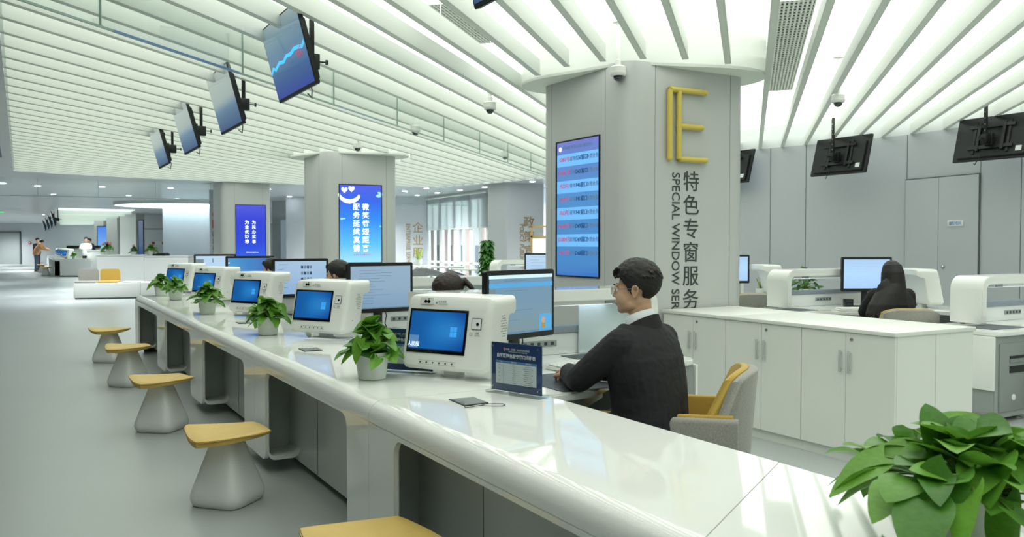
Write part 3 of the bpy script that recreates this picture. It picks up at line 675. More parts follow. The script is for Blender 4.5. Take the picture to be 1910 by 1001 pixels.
# ---------------------------------------------------------------- staff desks with arch screens
MIR=10.38
def rpoly(pts,r=.05,n=5):
    out=[]; N=len(pts)
    for i in range(N):
        p0,p,p1=Vector(pts[i-1]),Vector(pts[i]),Vector(pts[(i+1)%N]); d0=(p0-p).normalized(); d1=(p1-p).normalized()
        ang=d0.angle(d1); t=min(r/math.tan(ang/2),(p0-p).length*.45,(p1-p).length*.45)
        a=p+d0*t; b=p+d1*t
        for k in range(n+1):
            q=k/n; out.append(tuple((a*(1-q)**2+p*2*q*(1-q)+b*q*q)))
    return out
def desk(label):
    o=thing('staff_desk',label,'desk',pt(4.1,2.8),IR,'staff desks'); T=Matrix.Translation((-2.8,-4.1,0))
    poly=[(2.085,3.36),(2.42,3.40),(2.72,3.62),(2.98,3.97),(3.10,4.00),(3.62,4.00),(3.62,4.72),(2.085,4.72)]
    MB().prism(rpoly(poly,.10),.705,.745,'z',M=T,bev=.008).build('desktop',white,o)
    MB().prism(rpoly([(2.12,3.44),(2.40,3.47),(2.66,3.68),(2.92,4.04),(3.05,4.10),(3.05,4.66),(2.12,4.66)],.08),.64,.704,'z',M=T).build('under_frame',greyl,o)
    MB().bx(2.12,3.05,4.62,4.64,.05,.64,M=T).build('modesty_panel',greyl,o,smooth=False)
    for y in (3.5,4.55): MB().bx(2.12,2.16,y,y+.05,0,.64,M=T).build('leg',whitep,o,smooth=False)
    return o
def arch(label,lit=False):
    o=thing('arch_screen',label,'desk screen',pt(4.55,2.8,.745),IR,'arch screens'); T=Matrix.Translation((-2.8,-4.55,-.745))
    a0,a1=4.40,4.70
    e=3.63; path=[(1.98,1.095)]+[(e-.07-.05+.05*math.cos(R(t)),1.095-.05+.05*math.sin(R(t))) for t in (90,68,45,22,0)]+[(e-.07,.76)]
    outer=[(1.98,1.17)]+[(e-.12+.12*math.cos(R(t)),1.17-.12+.12*math.sin(R(t))) for t in (90,68,45,22,0)]+[(e,.76)]
    m=MB(); m.prism(outer+path[::-1],a0,a1,'y',M=T,bev=.006); m.build('arch_frame',white,o,angle=40)
    MB().bx(2.03,2.09,a0+.08,a1-.05,.762,1.094,M=T,bev=.004).build('post',white,o)
    MB().bx(2.10,3.555,4.60,4.655,.745,.88,M=T,bev=.006).build('low_back',white,o)
    MB().bx(2.10,3.555,4.59,4.665,.88,.927,M=T,bev=.004).build('cap_rail',mat('blue_grey_rail','#8d979f',.3,noise_amt=.02),o)
    MB().bx(2.62,3.36,4.46,4.64,1.068,1.094,M=T,bev=.005).build('lamp_housing',white,o)
    MB().bx(2.66,3.32,4.49,4.60,1.064,1.069,M=T).build('led_strip',led,o,smooth=False)
    MB().bx(3.24,3.34,4.452,4.46,1.07,1.092,M=T).build('lamp_label',greyl,o,smooth=False)
    s=MB().bx(2.70,2.96,4.592,4.60,.80,.84,M=T,bev=.003).build('socket_strip',greyl,o)
    for i in range(5): MB().bx(2.715+i*.05,2.735+i*.05,4.589,4.593,.81,.83,M=T).build('socket',darkg,s,smooth=False)
    if lit: MB().bx(3.12,3.552,4.57,4.588,.747,1.094,M=T,bev=.003).build('back_panel',mat('white_panel_blue_light_tint','#d6e4e8',.2,noise_amt=.01),o)  # bluish light on the white panel is put into its colour
    else: MB().bx(2.10,2.45,4.62,4.635,.928,1.093,M=T).build('grey_panel',greyl,o,smooth=False)
    return o
def pedestal(label):
    o=thing('drawer_pedestal',label,'cabinet',pt(4.3,3.35),IR,'drawer pedestals'); T=Matrix.Translation((-3.35,-4.3,0))
    MB().prism(rrect(.52,.665,.05,5,3.35,.372),4.03,4.66,'y',M=T,bev=.006).build('body',mat('pedestal_grey','#989f9b',.35,noise_amt=.015,nscale=5),o,angle=40)
    MB().bx(3.612,3.63,4.02,4.68,.27,.705,M=T,bev=.003).build('side_cover',white,o)
    d=MB().bx(3.15,3.55,4.018,4.03,.09,.645,M=T,bev=.004).build('door',mat('pedestal_door_grey','#8b918e',.35,noise_amt=.015,nscale=5),o)
    for z,h,mm in ((.53,.02,black),(.50,.03,chrome),(.43,.055,black)): MB().bx(3.22,3.42,4.012,4.018,z-h/2,z+h/2,M=T).build('slot',mm,d,smooth=False)
    MB().lathe([(.026,0),(.026,.006),(.018,.010)],18,M=T@Matrix.Translation((3.36,4.018,.20))@Matrix.Rotation(PI/2,4,'X')).build('lock_plate',paper,d)
    for x in (3.16,3.54):
        for y in (4.1,4.58): MB().lathe([(.03,0),(.03,.012),(.012,.016),(.012,.045)],14,M=T@Matrix.Translation((x,y,0))).build('foot',chrome,o)
    return o
def place(o,k,mirror=False,label=None,first=False,z=0,base=(0,0)):
    """station k of the near row, or of the mirrored row"""
    a,b=base
    loc=pt(a+K*k,MIR-b if mirror else b,z)
    if first: r=o; r.location=loc
    else: r=dup(o,loc,IR,label)
    if mirror: r.scale=(-1,1,1)
    return r
near=['nearest','second','third','fourth','farthest']
dk=desk('white curved staff desk where the man in the black suit sits'); ar=arch('white arch screen with under-shelf lamp, right of the nearest monitor',True); pe=pedestal('grey drawer pedestal with white top edge beyond the seated man')
who=['','of the woman with a ponytail','of the third workstation, behind the third terminal','of the fourth workstation','at the far end of the near row']
for k in range(1,5):
    place(dk,k,label='white curved staff desk '+who[k],base=(4.1,2.8)); place(ar,k,label='white arch screen '+who[k],base=(4.55,2.8),z=.745)
    if k<3: place(pe,k,label='grey drawer pedestal '+who[k],base=(4.3,3.35))
rw_who={0:'at the far right edge of the picture',1:'in front of the long-haired woman',2:'just right of the large column, behind',3:'seen left of the large column, farther back',4:'seen left of the large column, farthest back'}
ar2=arch('white arch screen '+rw_who[0]); place(ar2,0,True,first=True,base=(4.55,2.35),z=.745)
for k in range(0,5):
    place(dk,k,True,'white staff desk of the other row, '+rw_who[k],base=(4.1,2.8))
    if k: place(ar2,k,True,'white arch screen '+rw_who[k],base=(4.55,2.35),z=.745)
    if k<3: place(pe,k,True,'grey pedestal with slots, '+['at the right edge beside the long low cabinet','beside the chair of the long-haired woman','behind the large column'][k],base=(4.3,3.35))
# counters of the mirrored row, simple modules seen only as tops between the screens
proto_c=counter_module(3.58,5.75,'counter module of the other row at the right edge'); 
proto_c.location=pt(3.58,MIR-BF); proto_c.scale=(-1,1,1)
for k,l in ((1,'counter module of the other row behind the long-haired woman'),(2,'counter module of the other row bearing the bushy plant'),(3,'counter module of the other row, third behind the large column'),(4,'counter module of the other row, fourth behind the large column')):
    r=dup(proto_c,pt(3.58+K*k,MIR-BF),IR,l); r.scale=(-1,1,1)

# ---------------------------------------------------------------- low filing cabinets, back to back
def cabinet(label,w=.745,d=.405,h=.868):
    o=thing('filing_cabinet',label,'cabinet',group='low filing cabinets')      # faces local -x, y along the row
    MB().bx(.018,d,0,w,.075,h).build('carcass',whitem,o,smooth=False)
    MB().bx(.03,d,.0,w,0,.075).build('plinth',whitem,o,smooth=False)
    for i,(y0,y1) in enumerate(((.003,w/2-.0015),(w/2+.0015,w-.003))):
        dr=MB().bx(0,.018,y0,y1,.078,h-.003,.001).build('door',whitem,o,smooth=False)
        yh=w/2-.035 if i==0 else w/2+.035
        MB().bx(-.022,-.012,yh-.007,yh+.007,h-.27,h-.12,.002).bx(-.013,.001,yh-.005,yh+.005,h-.255,h-.245).bx(-.013,.001,yh-.005,yh+.005,h-.145,h-.135).build('handle',satin,dr)
        if i==0: MB().lathe([(.011,0),(.011,.006),(.006,.008)],16,M=Matrix.Translation((0,yh-.012,h-.045))@Matrix.Rotation(-PI/2,4,'Y')).build('lock',chrome,dr)
    return o
cb=cabinet('low white double-door cabinet at the near right end of the run'); A0=3.45; B0=4.74; HW=.745
cb.location=pt(A0,B0); cb.rotation_euler.z=IR
lbl=['','low white double-door cabinet in the middle of the near run','low white double-door cabinet by the large column, behind the man']
for i in (1,2): dup(cb,pt(A0+HW*i,B0),IR,lbl[i])
for i in range(3):
    r=dup(cb,pt(A0+HW*(i+1),B0+.815),IR+PI,'low white cabinet backing onto the near run, facing the right row, '+('at the open end','in the middle','by the column')[i])
wt=thing('cabinet_worktop','continuous white worktop over the near run of low cabinets','worktop',pt(A0-.008,B0-.012,.868),IR)
MB().bx(0,.84,0,HW*2+.006,0,.026,.002).build('board',whitem,wt); MB().bx(0,.84,HW*2+.009,HW*3+.012,0,.026,.002).build('board',whitem,wt)
for i in range(6):
    dup(cb,pt(8.7+HW*i,B0),IR,'low white double-door cabinet of the farther run, '+('nearest the large column','second from the large column','third from the large column','fourth from the large column','fifth from the large column','beside the second column')[i])
for i in range(6): dup(cb,pt(8.7+HW*(i+1),B0+.815),IR+PI,'rear low white cabinet of the farther run, '+('nearest the large column','second from the large column','third from the large column','fourth from the large column','fifth from the large column','beside the second column')[i])
wt=thing('cabinet_worktop','continuous white worktop over the farther run of low cabinets','worktop',pt(8.69,B0-.012,.868),IR)
MB().bx(0,.84,0,HW*6+.02,0,.026,.002).build('board',whitem,wt)
# ---------------------------------------------------------------- white self-service terminals
RX=Matrix.Rotation(PI/2,4,'X')
kblue=screen_mat('terminal_screen',[(0,'#1565b4'),(.5,'#1377cf'),(1,'#0b4fae')],'x',.62,blob=(.72,.52,.55,'#2f96e6'))
def terminal(label):
    o=thing('service_terminal',label,'terminal',group='white service terminals')     # faces local -y; origin on the counter
    W2=.272; th=math.atan2(.075,.40)
    prof=[(-.055,.03),(-.072,.05)]+[(-.072+.07*(z/.36),.05+z*.97) for z in (.1,.2,.3)]+[(.0,.388),(.012,.404),(.032,.41),(.245,.41),(.252,.40),(.252,.352),(.245,.346),(.20,.346),(.178,.335),(.166,.31),(.13,.12),(.112,.055),(.095,.034),(.07,.028),(-.04,.026)]
    cy=sum(p[0] for p in prof)/len(prof); cz=.22
    rings=[]
    for i in range(7):
        t=i/6*PI/2; k=.042*(1-math.sin(t)); x=-W2+.045*(1-math.cos(t)); rings.append((x,k))
    rr_=rings+[(-x,k) for x,k in rings[::-1]]
    m=MB(); m.loft([[(x,cy+(py-cy)*(1-k/.15),cz+(pz-cz)*(1-k/.20)) for py,pz in prof] for x,k in rr_]); m.build('housing',whitep,o,angle=28,M=Matrix.Translation((0,0,.012)))
    MB().prism(rrect(.10,.075,.02,5,-.0,.045),0.0,.046,'z').build('stand_neck',whitep,o); MB().prism(rrect(.115,.09,.025,5,0,.045),0.0,.008).build('stand_foot',whitep,o)
    # front plane frame
    sl=math.atan2(.07*.97/.97,.35); FP=Matrix.Translation((0,-.0755,.052))@Matrix.Rotation(-math.atan(.0722/.36),4,'X')
    def fb(x0,x1,z0,z1,t,name,mm,par=o,bev=0,y=0): return MB().bx(x0,x1,y-t,y+.004,z0,z1,bev,M=FP).build(name,mm,par,smooth=bool(bev))
    bz=fb(-.235,.135,.075,.305,.003,'bezel',bezel,bev=.0025)
    s=fb(-.222,.122,.092,.292,.0038,'screen',kblue,par=o)
    for i in range(2):
        for j in range(2): MB().bx(.035+i*.022,.055+i*.022,-.0042,-.0038,.165+j*.027,.190+j*.027,M=FP).build('logo_pane',mat('logo_glow','#3c9ae8',.4,emit=.5),s,smooth=False)
    MB().bx(-.222,.122,-.0042,-.0038,.092,.098,M=FP).build('task_bar',mat('screen_taskbar','#16305c',.4,emit=.3),s,smooth=False)
    p=MB().prism(rrect(.085,.034,.003,3,-.135,.346),-.0014,.002,'y',M=FP).build('camera_panel',whitep,o,smooth=False)
    MB().loft([[(x,-.0018,z) for x,z in rrect(.0855,.0345,.003,3,-.135,.346)],[(x,-.0018,z) for x,z in rrect(.0835,.0325,.003,3,-.135,.346)]],cap=False,M=FP).build('panel_outline',greyl,p,smooth=False)
    for x in (-.142,-.122): MB().lathe([(.009,0),(.009,.003),(.006,.004)],16,M=FP@Matrix.Translation((x,-.001,.344))@RX).build('camera_lens',bezel,p)
    MB().bx(-.130,-.118,-.003,0,.357,.360,M=FP).build('sensor',bezel,p,smooth=False)
    text('信息采集',.013,greym,o,FP@Matrix.Translation((-.035,-.002,.345))@FACE,'caption',depth=.0004); text('Video Acquisition',.008,greym,o,FP@Matrix.Translation((-.028,-.002,.333))@FACE,'caption',depth=.0004)
    MB().lathe([(.006,0),(.006,.001)],12,M=FP@Matrix.Translation((-.072,-.001,.339))@RX).build('caption_icon',greyl,o)
    w=MB().prism(rrect(.059,.059,.004,3,.19,.24),-.002,.002,'y',M=FP).build('scan_window_frame',darkg,o,smooth=False)
    MB().prism(rrect(.054,.054,.003,3,.19,.24),-.003,.002,'y',M=FP).build('scan_window',mat('scan_window_silver','#dfe3e4',.5),w,smooth=False)
    MB().lathe([(.008,0),(.008,.003)],14,M=FP@Matrix.Translation((.198,-.002,.238))@RX).build('scan_lens',bezel,w)
    text('扫描',.012,greym,o,FP@Matrix.Translation((.198,-.002,.192))@FACE,'caption',depth=.0004); text('Scan code',.008,greym,o,FP@Matrix.Translation((.202,-.002,.181))@FACE,'caption',depth=.0004)
    MB().loft([[(.163+x,-.002,.187+z) for x,z in rrect(.016,.016,.003,2)],[(.163+x,-.002,.187+z) for x,z in rrect(.012,.012,.002,2)]],cap=False,M=FP).build('scan_icon',greym,o,smooth=False)
    for i in range(6): MB().lathe([(.0045,0),(.0045,.002)],10,M=FP@Matrix.Translation((-.135+i*.04,-.0,.028))@RX).build('indicator',darkg,o)
    g=MB()
    for i in range(28): 
        for z in (.018,.038): g.bx(-.148+i*.0085,-.146+i*.0085,-.0015,.002,z-.001,z+.001,M=FP)
    tag(g.build('perforation_rows',mat('perforation_olive','#77806a',.5),o,smooth=False),kind='stuff')
    g=MB()
    for i in range(9):
        for j in range(5):
            if abs(j-2)+abs(i-4)*.45<3: g.cyl((W2-.001,.075+j*.011+(i%2)*.005,.22+i*.013),(W2+.0008,.075+j*.011+(i%2)*.005,.22+i*.013),.0028,6)
    tag(g.build('speaker_grille',gapm,o,smooth=False),kind='stuff')
    MB().cyl((W2-.001,.03,.135),(W2+.001,.03,.135),.004,8).build('side_screw',darkg,o)
    return o
KL=['nearest white service terminal with blue screen, beside the seated man','second white service terminal from the camera, between two pothos plants','third white service terminal from the camera','fourth white service terminal from the camera','farthest white service terminal near the end of the counter']
KR=R(-31.3)
t0=terminal(KL[0]); kb=P(838,703,ZT); ka,kbb=ab(kb)
for k in range(5):
    loc=pt(ka+K*k,kbb,ZT)
    if k==0: t0.location=loc; t0.rotation_euler.z=KR
    else: dup(t0,loc,KR,KL[k])
# caption only on the nearest terminal's screen, a corner of a document
cw=MB().bx(-.221,-.16,-.0044,-.0042,.10,.165,M=Matrix.Translation((0,-.0755,.052))@Matrix.Rotation(-math.atan(.0722/.36),4,'X')).build('screen_document',mat('screen_document_blue','#5f86bb',.4,emit=.45),t0,smooth=False)
text('人民服',.026,sc_white,t0,Matrix.Translation((0,-.0755,.052))@Matrix.Rotation(-math.atan(.0722/.36),4,'X')@Matrix.Translation((-.19,-.0046,.118))@FACE,'screen_text',depth=.0003)
for k,l in ((1,'white terminal of the other row, seen from behind by the long-haired woman'),(2,'white terminal of the other row, seen through the arch beside the bushy plant'),(3,'white terminal of the other row, hidden farther behind the column'),(0,'white terminal of the other row at the right edge')):
    if k in (1,2): dup(t0,pt(ka+K*k-.28,MIR-kbb+.16,ZT),R(91),l)

# ---------------------------------------------------------------- monitors
def monitor(label,smat,extra=None):
    o=thing('computer_monitor',label,'monitor',group='computer monitors')
    T=Matrix.Translation((0,0,0)); z0,z1=.175,.56; w=.575
    MB().prism(rrect(w,z1-z0,.014,4,0,(z0+z1)/2),-.012,.022,'y',bev=.004).build('housing',black,o)
    MB().prism(rrect(w-.2,z1-z0-.12,.03,4,0,(z0+z1)/2),.022,.045,'y',bev=.008).build('rear_cover',black,o)
    s=MB().bx(-w/2+.025,w/2-.025,-.0135,-.0115,z0+.034,z1-.026).build('screen',smat,o,smooth=False)
    if extra: extra(s,w,z0,z1)
    MB().bx(-.035,.035,.03,.06,.02,.36,.006).build('stand_neck',black,o); MB().prism(rrect(.24,.20,.03,5,0,.02),0,.014,bev=.004).build('stand_base',black,o)
    c=MB(); c.tube([(.06,.04,.22),(.08,.05,.14),(.07,.055,.08),(.10,.07,.03),(.14,.10,.006)],.004,6); c.build('cable',black,o)
    return o
def lines(rows,x0,x1,mm,seed=1,th=.004):
    def f(s,w,z0,z1):
        rnd=random.Random(seed)
        for q in range(0,rows):
            z=z1-.06-q*(z1-z0-.11)/rows; xa=x0+rnd.random()*.02; xb=xa+(x1-xa)*rnd.uniform(.3,1)
            MB().bx(xa,xb,-.0142,-.0134,z,z+th).build('text_line',mm,s,smooth=False)
    return f
sA=screen_mat('application_screen',[(0,'#93b0b8'),(.4,'#8db4cb'),(1,'#86b0cf')],'z',.62)
sB=screen_mat('document_screen',[(0,'#8fb2d2'),(.5,'#a3c2dd'),(1,'#a9c8e0')],'z',.68)
sC=screen_mat('chat_screen',[(0,'#9cc0ea'),(1,'#b6d6f2')],'z',.75)
sD=screen_mat('desktop_screen',[(0,'#5aaee8'),(.5,'#4a93dc'),(1,'#4a6fc4')],'x',.72)
sE=screen_mat('web_screen',[(0,'#a8cdf4'),(.6,'#bddcf8'),(1,'#c4e0f6')],'z',.85)
pband=mat('screen_band_blue','#4b92c6',.4,emit=.7); pgrey=mat('screen_band_grey','#6f8089',.4,emit=.45); ptxt=mat('screen_text_grey','#5f7f9c',.4,emit=.5); ppale=mat('screen_pale_panel','#b9d2dc',.4,emit=.75)
def exA(s,w,z0,z1):
    MB().bx(-w/2+.022,w/2-.022,-.0142,-.0134,z1-.095,z1-.07).build('toolbar',pband,s,smooth=False)
    MB().bx(-w/2+.022,w/2-.022,-.0142,-.0134,z1-.045,z1-.026).build('title_bar',ppale,s,smooth=False)
    MB().bx(-w/2+.022,-w/2+.07,-.0142,-.0134,z0+.05,z1-.10).build('side_menu',pgrey,s,smooth=False)
    b=MB().bx(.15,.26,-.0142,-.0134,z0+.035,z0+.13).build('portrait_card',pband,s,smooth=False)
    MB().prism(rrect(.028,.034,.012,4,.185,z0+.095),-.0150,-.0142,'y').build('portrait',mat('screen_skin','#d29a6e',.5,emit=.4),b,smooth=False); MB().bx(.168,.202,-.015,-.0142,z0+.05,z0+.078).build('portrait_body',mat('screen_olive','#a39253',.5,emit=.35),b,smooth=False)
    MB().bx(-w/2+.022,w/2-.022,-.0142,-.0134,z0+.031,z0+.044).build('task_bar',ptxt,s,smooth=False)
    lines(5,-.15,.12,ptxt,3)(s,w,z0,z1)
def exB(s,w,z0,z1):
    lines(13,-.20,.10,ptxt,5,.003)(s,w,z0,z1)
    MB().bx(.03,.25,-.0140,-.0134,z0+.05,z0+.25).build('reflection_panel',mat('screen_shade_blue','#7f9fc2',.4,emit=.6),s,smooth=False) if False else None
    MB().bx(-w/2+.022,w/2-.022,-.0142,-.0134,z0+.031,z0+.04).build('task_bar',pgrey,s,smooth=False)
def exC(s,w,z0,z1):
    for i in range(4): 
        for j in range(3): MB().bx(.0+i*.03,.022+i*.03,-.0142,-.0134,z1-.10-j*.06,z1-.07-j*.06).build('thumbnail',pgrey if (i+j)%2 else sc_dark,s,smooth=False)
    lines(6,-.24,-.12,ptxt,6,.004)(s,w,z0,z1)
def exD(s,w,z0,z1):
    for i in range(6): MB().bx(-w/2+.03,-w/2+.042,-.0142,-.0134,z1-.05-i*.04,z1-.038-i*.04).build('desktop_icon',sc_white if i%2 else sc_red,s,smooth=False)
def exE(s,w,z0,z1):
    MB().bx(-w/2+.022,-w/2+.13,-.0142,-.0134,z0+.04,z1-.07).build('side_panel',pgrey,s,smooth=False); MB().bx(w/2-.13,w/2-.022,-.0142,-.0134,z0+.04,z1-.07).build('side_panel',pgrey,s,smooth=False)
    MB().bx(-.04,-.025,-.0142,-.0134,z1-.12,z1-.06).build('cursor_block',ptxt,s,smooth=False)
mc=PD(970,571,4.8); ma,mb=ab(mc); mz=mc.z-.3675-.03
ML=[('nearest monitor, dark framed, left of the seated man',sA,exA),('monitor showing a document, behind the second pothos from the camera',sB,exB),('monitor showing small portrait pictures, behind the second terminal',sC,exC),('monitor showing a plain blue desktop with icons',sD,exD),('farthest monitor of the near row showing a pale page',sE,exE)]
MR=R(47.8)
adj=[(0,0),(-.02,.0),(0,0),(0,0),(0,0)]
for k,(l,sm_,ex) in enumerate(ML):
    o=monitor(l,sm_,ex); o.location=pt(ma+K*k+adj[k][0],mb+adj[k][1],.7455); o.rotation_euler.z=R((47.8,38,33,28,25)[k])
sF=screen_mat('bright_form_screen',[(0,'#a9cdf6'),(.5,'#b4d8f8'),(1,'#aacbf0')],'z',.95)
q=PD(1616,510,9.6); o=monitor('bright pale blue monitor in front of the long-haired woman',sF,lines(9,-.22,.2,mat('screen_faint_line','#93b8e2',.4,emit=.8),8,.003)); o.location=(q.x,q.y,.7455); o.rotation_euler.z=R(3)
q=PD(1358,505,11.6); o=monitor('pale monitor cut off by the right side of the large column',sF,lines(5,-.22,.2,pband,9,.004)); o.location=(q.x,q.y,.7455); o.rotation_euler.z=R(0)
q=PD(1012,485,13.6); o=monitor('small pale monitor seen just left of the large column',sE,lines(6,-.2,.2,ptxt,2)); o.location=(q.x,q.y,.7455); o.rotation_euler.z=R(0)

# ---------------------------------------------------------------- hanging televisions
def television(label,smat,extra=None):
    o=thing('hanging_television',label,'television',group='televisions on ceiling poles')   # faces local -y; origin at the bracket centre
    T=Matrix.Translation((0,-.17,.02))@Matrix.Rotation(R(15),4,'X'); w,h=.93,.545
    MB().prism(rrect(w,h,.008,3),-.012,.018,'y',M=T,bev=.003).build('housing',blackm,o)
    MB().prism(rrect(w-.10,h-.12,.02,3,0,-.03),.018,.045,'y',M=T,bev=.008).build('rear_cover',blackm,o)
    s=MB().bx(-w/2+.012,w/2-.012,-.0135,-.0115,-h/2+.022,h/2-.012,M=T).build('screen',smat,o,smooth=False)
    if extra: extra(s,w,h,T)
    fr=MB().bx(-.22,-.19,.045,.06,-.20,.20,M=T).build('mount_rail',black,o,smooth=False); MB().bx(.19,.22,.045,.06,-.20,.20,M=T).build('mount_rail',black,o,smooth=False)
    for z in (-.13,.13): MB().bx(-.27,.27,.06,.075,z-.02,z+.02,M=T).build('mount_crossbar',black,o,smooth=False)
    for x in (-.15,.15): MB().bx(x-.018,x+.018,.058,.08,-.17,.17,M=T).build('mount_upright',black,o,smooth=False)
    MB().bx(-.05,.05,-.10,-.045,-.07,.07,.004).build('tilt_block',black,o); MB().bx(-.035,.035,-.05,.05,-.06,.05,.006).build('pole_clamp',black,o)
    MB().bx(-.018,.018,-.015,.015,-.05,ZP-2.76,.004).build('pole',blackm,o)
    for i in range(6):
        MB().cyl((0,-.017,.10+i*.07),(0,.017,.10+i*.07),.006,8).build('pole_hole_rivet',chrome,o)
    MB().cyl((0,.05,.0),(0,.10,.0),.006,8).lathe([(.02,0),(.02,.012)],12,M=Matrix.Translation((0,.115,0))@Matrix.Rotation(PI/2,4,'X')).build('clamp_knob',black,o)
    MB().tube([(.06,-.05,-.12),(.10,-.03,-.22),(.16,-.05,-.29),(.20,-.09,-.27)],.005,6).build('cable',black,o)
    MB().bx(-.37,-.30,.0448,.0465,-.20,-.14,M=T).build('rating_label',paper,o,smooth=False)
    return o
tvs=screen_mat('television_screen',[(0,'#4a62c0'),(.25,'#4f7ab5'),(.6,'#5c8bb4'),(.8,'#7fa3b8'),(1,'#9fb6b8')],'z',.55)
def exTV(s,w,h,T):
    pts=[(-.45,-.02),(-.38,.03),(-.33,.0),(-.2,.05),(-.1,.03),(0,.07),(.1,.06),(.2,.09),(.3,.08),(.38,.06),(.44,.10)]
    up=[(x,z*.6-.03) for x,z in pts]; dn=[(x,z*.6-.055) for x,z in pts[::-1]]
    MB().prism(up+dn,-.0145,-.0136,'y',M=T).build('cyan_wave',sc_cyan,s,smooth=False)
    text('662',.09,sc_red,s,T@Matrix.Translation((.30,-.0145,-.03))@FACE@Matrix.Rotation(.1,4,'Z'),'number',depth=.0004)
def tvloc(k): return pt(6.08+K*k,1.83,2.76)
TVR=IR-PI/2
tv=television('nearest of the four left televisions, with a cyan wavy line on screen',tvs,exTV); tv.location=tvloc(0); tv.rotation_euler.z=TVR
tvp=television('second left television from the camera, hung on a black ceiling pole',screen_mat('television_screen_pale',[(0,'#4f6f9c'),(.35,'#6c93b4'),(.5,'#a4b8bb'),(1,'#bccac2')],'z',.55)); tvp.location=tvloc(1); tvp.rotation_euler.z=TVR
dup(tvp,tvloc(2),TVR,'third left television from the camera, hung on a black ceiling pole'); dup(tvp,tvloc(3),TVR,'farthest left television of the near hall, hung on a black pole')
dup(tvp,pt(2.92,1.83,2.76)+Vector((.02,.14,0)),TVR,'television cut off by the top edge of the picture')
for a,z,l in ((5.98,2.68,'rear of a black hanging television at the far right edge'),(8.15,2.66,'rear of a black hanging television in front of the right wall, middle'),(10.3,2.66,'edge of a black hanging television beside the large column')):
    r=dup(tvp,pt(a,9.80,z),IR+PI/2,l)

# ---------------------------------------------------------------- dome cameras on white poles
def dome(label):
    o=thing('dome_camera',label,'security camera',group='dome cameras')
    MB().cyl((0,0,.10),(0,0,ZP-2.85+.08),.018,12).build('drop_pole',whitep,o); MB().lathe([(.024,.075),(.024,.13),(.019,.135)],16).build('pole_socket',whitep,o)
    MB().lathe([(.02,.085),(.055,.08),(.064,.07),(.064,.03),(.066,.028),(.066,.01),(.058,-.002)],24).build('canister',whitep,o)
    MB().lathe([(.044,-.002)]+[(.042*math.cos(R(t)),-.004-.042*math.sin(R(t))) for t in range(0,90,15)]+[(.002,-.046)],20).build('dome',mat('smoked_dome','#2b3134',.1,coat=1),o)
    MB().lathe([(.05,ZP-2.85-.01),(.05,ZP-2.85+.08-.085)],16).build('ceiling_plate',whitep,o)
    return o
dm=dome('white dome camera hanging in front of the top of the large column')
for i,(px,py,Y,l) in enumerate(((1153,146,6.85,''),(914,208,9.1,'white dome camera hanging left of the large column'),(775,249,11.0,'white dome camera behind the glass curtain, left of centre'),(667,279,13.3,'white dome camera above the column with the smiling display'),(1563,195,8.3,'white dome camera hanging at the upper right, before the grey wall'),(942,295,15.5,'faint farthest dome camera beside the large column'))):
    q=PD(px,py,Y); q.z=2.85
    q=P(px,py,2.83)*1; q=Vector((q.x,q.y,2.85))
    if i==0: dm.location=q
    else: dup(dm,q,0,l)

# ---------------------------------------------------------------- air grilles between the baffles
def grille(px0,py0,px1,py1,label,w=.30):
    a=P(px0,py0,ZP-.03); b=P(px1,py1,ZP-.03); t0,t1=sorted((a.dot(FD),b.dot(FD))); s=(a.dot(FN)+b.dot(FN))/2; s=s0+(math.floor((s-s0)/sp)+.5)*sp; c=FD*t0+FN*s
    o=thing('ceiling_grille',label,'air vent',(c.x,c.y,ZP-.002),-R(15.5)); L=t1-t0
    MB().bx(-w/2,w/2,0,L,-.012,0).build('backing',darkg,o,smooth=False)
    MB().bx(-w/2-.01,-w/2,0,L,-.03,0).bx(w/2,w/2+.01,0,L,-.03,0).bx(-w/2-.01,w/2+.01,-.01,0,-.03,0).bx(-w/2-.01,w/2+.01,L,L+.01,-.03,0).build('frame',whitep,o,smooth=False)
    m=MB()
    for i in range(9): m.bx(-w/2+w*(i+.5)/9-.008,-w/2+w*(i+.5)/9+.008,0,L,-.028,-.014)
    n_=int(L/.09)
    for i in range(n_): m.bx(-w/2,w/2,L*(i+.5)/n_-.006,L*(i+.5)/n_+.006,-.03,-.02)
    m.build('grid',whitep,o,smooth=False)
grille(1497,0,1462,168,'long white slatted air grille between ceiling baffles, right of the column')
grille(800,10,905,80,'air grille high between the ceiling baffles, left of the column',w=.26)

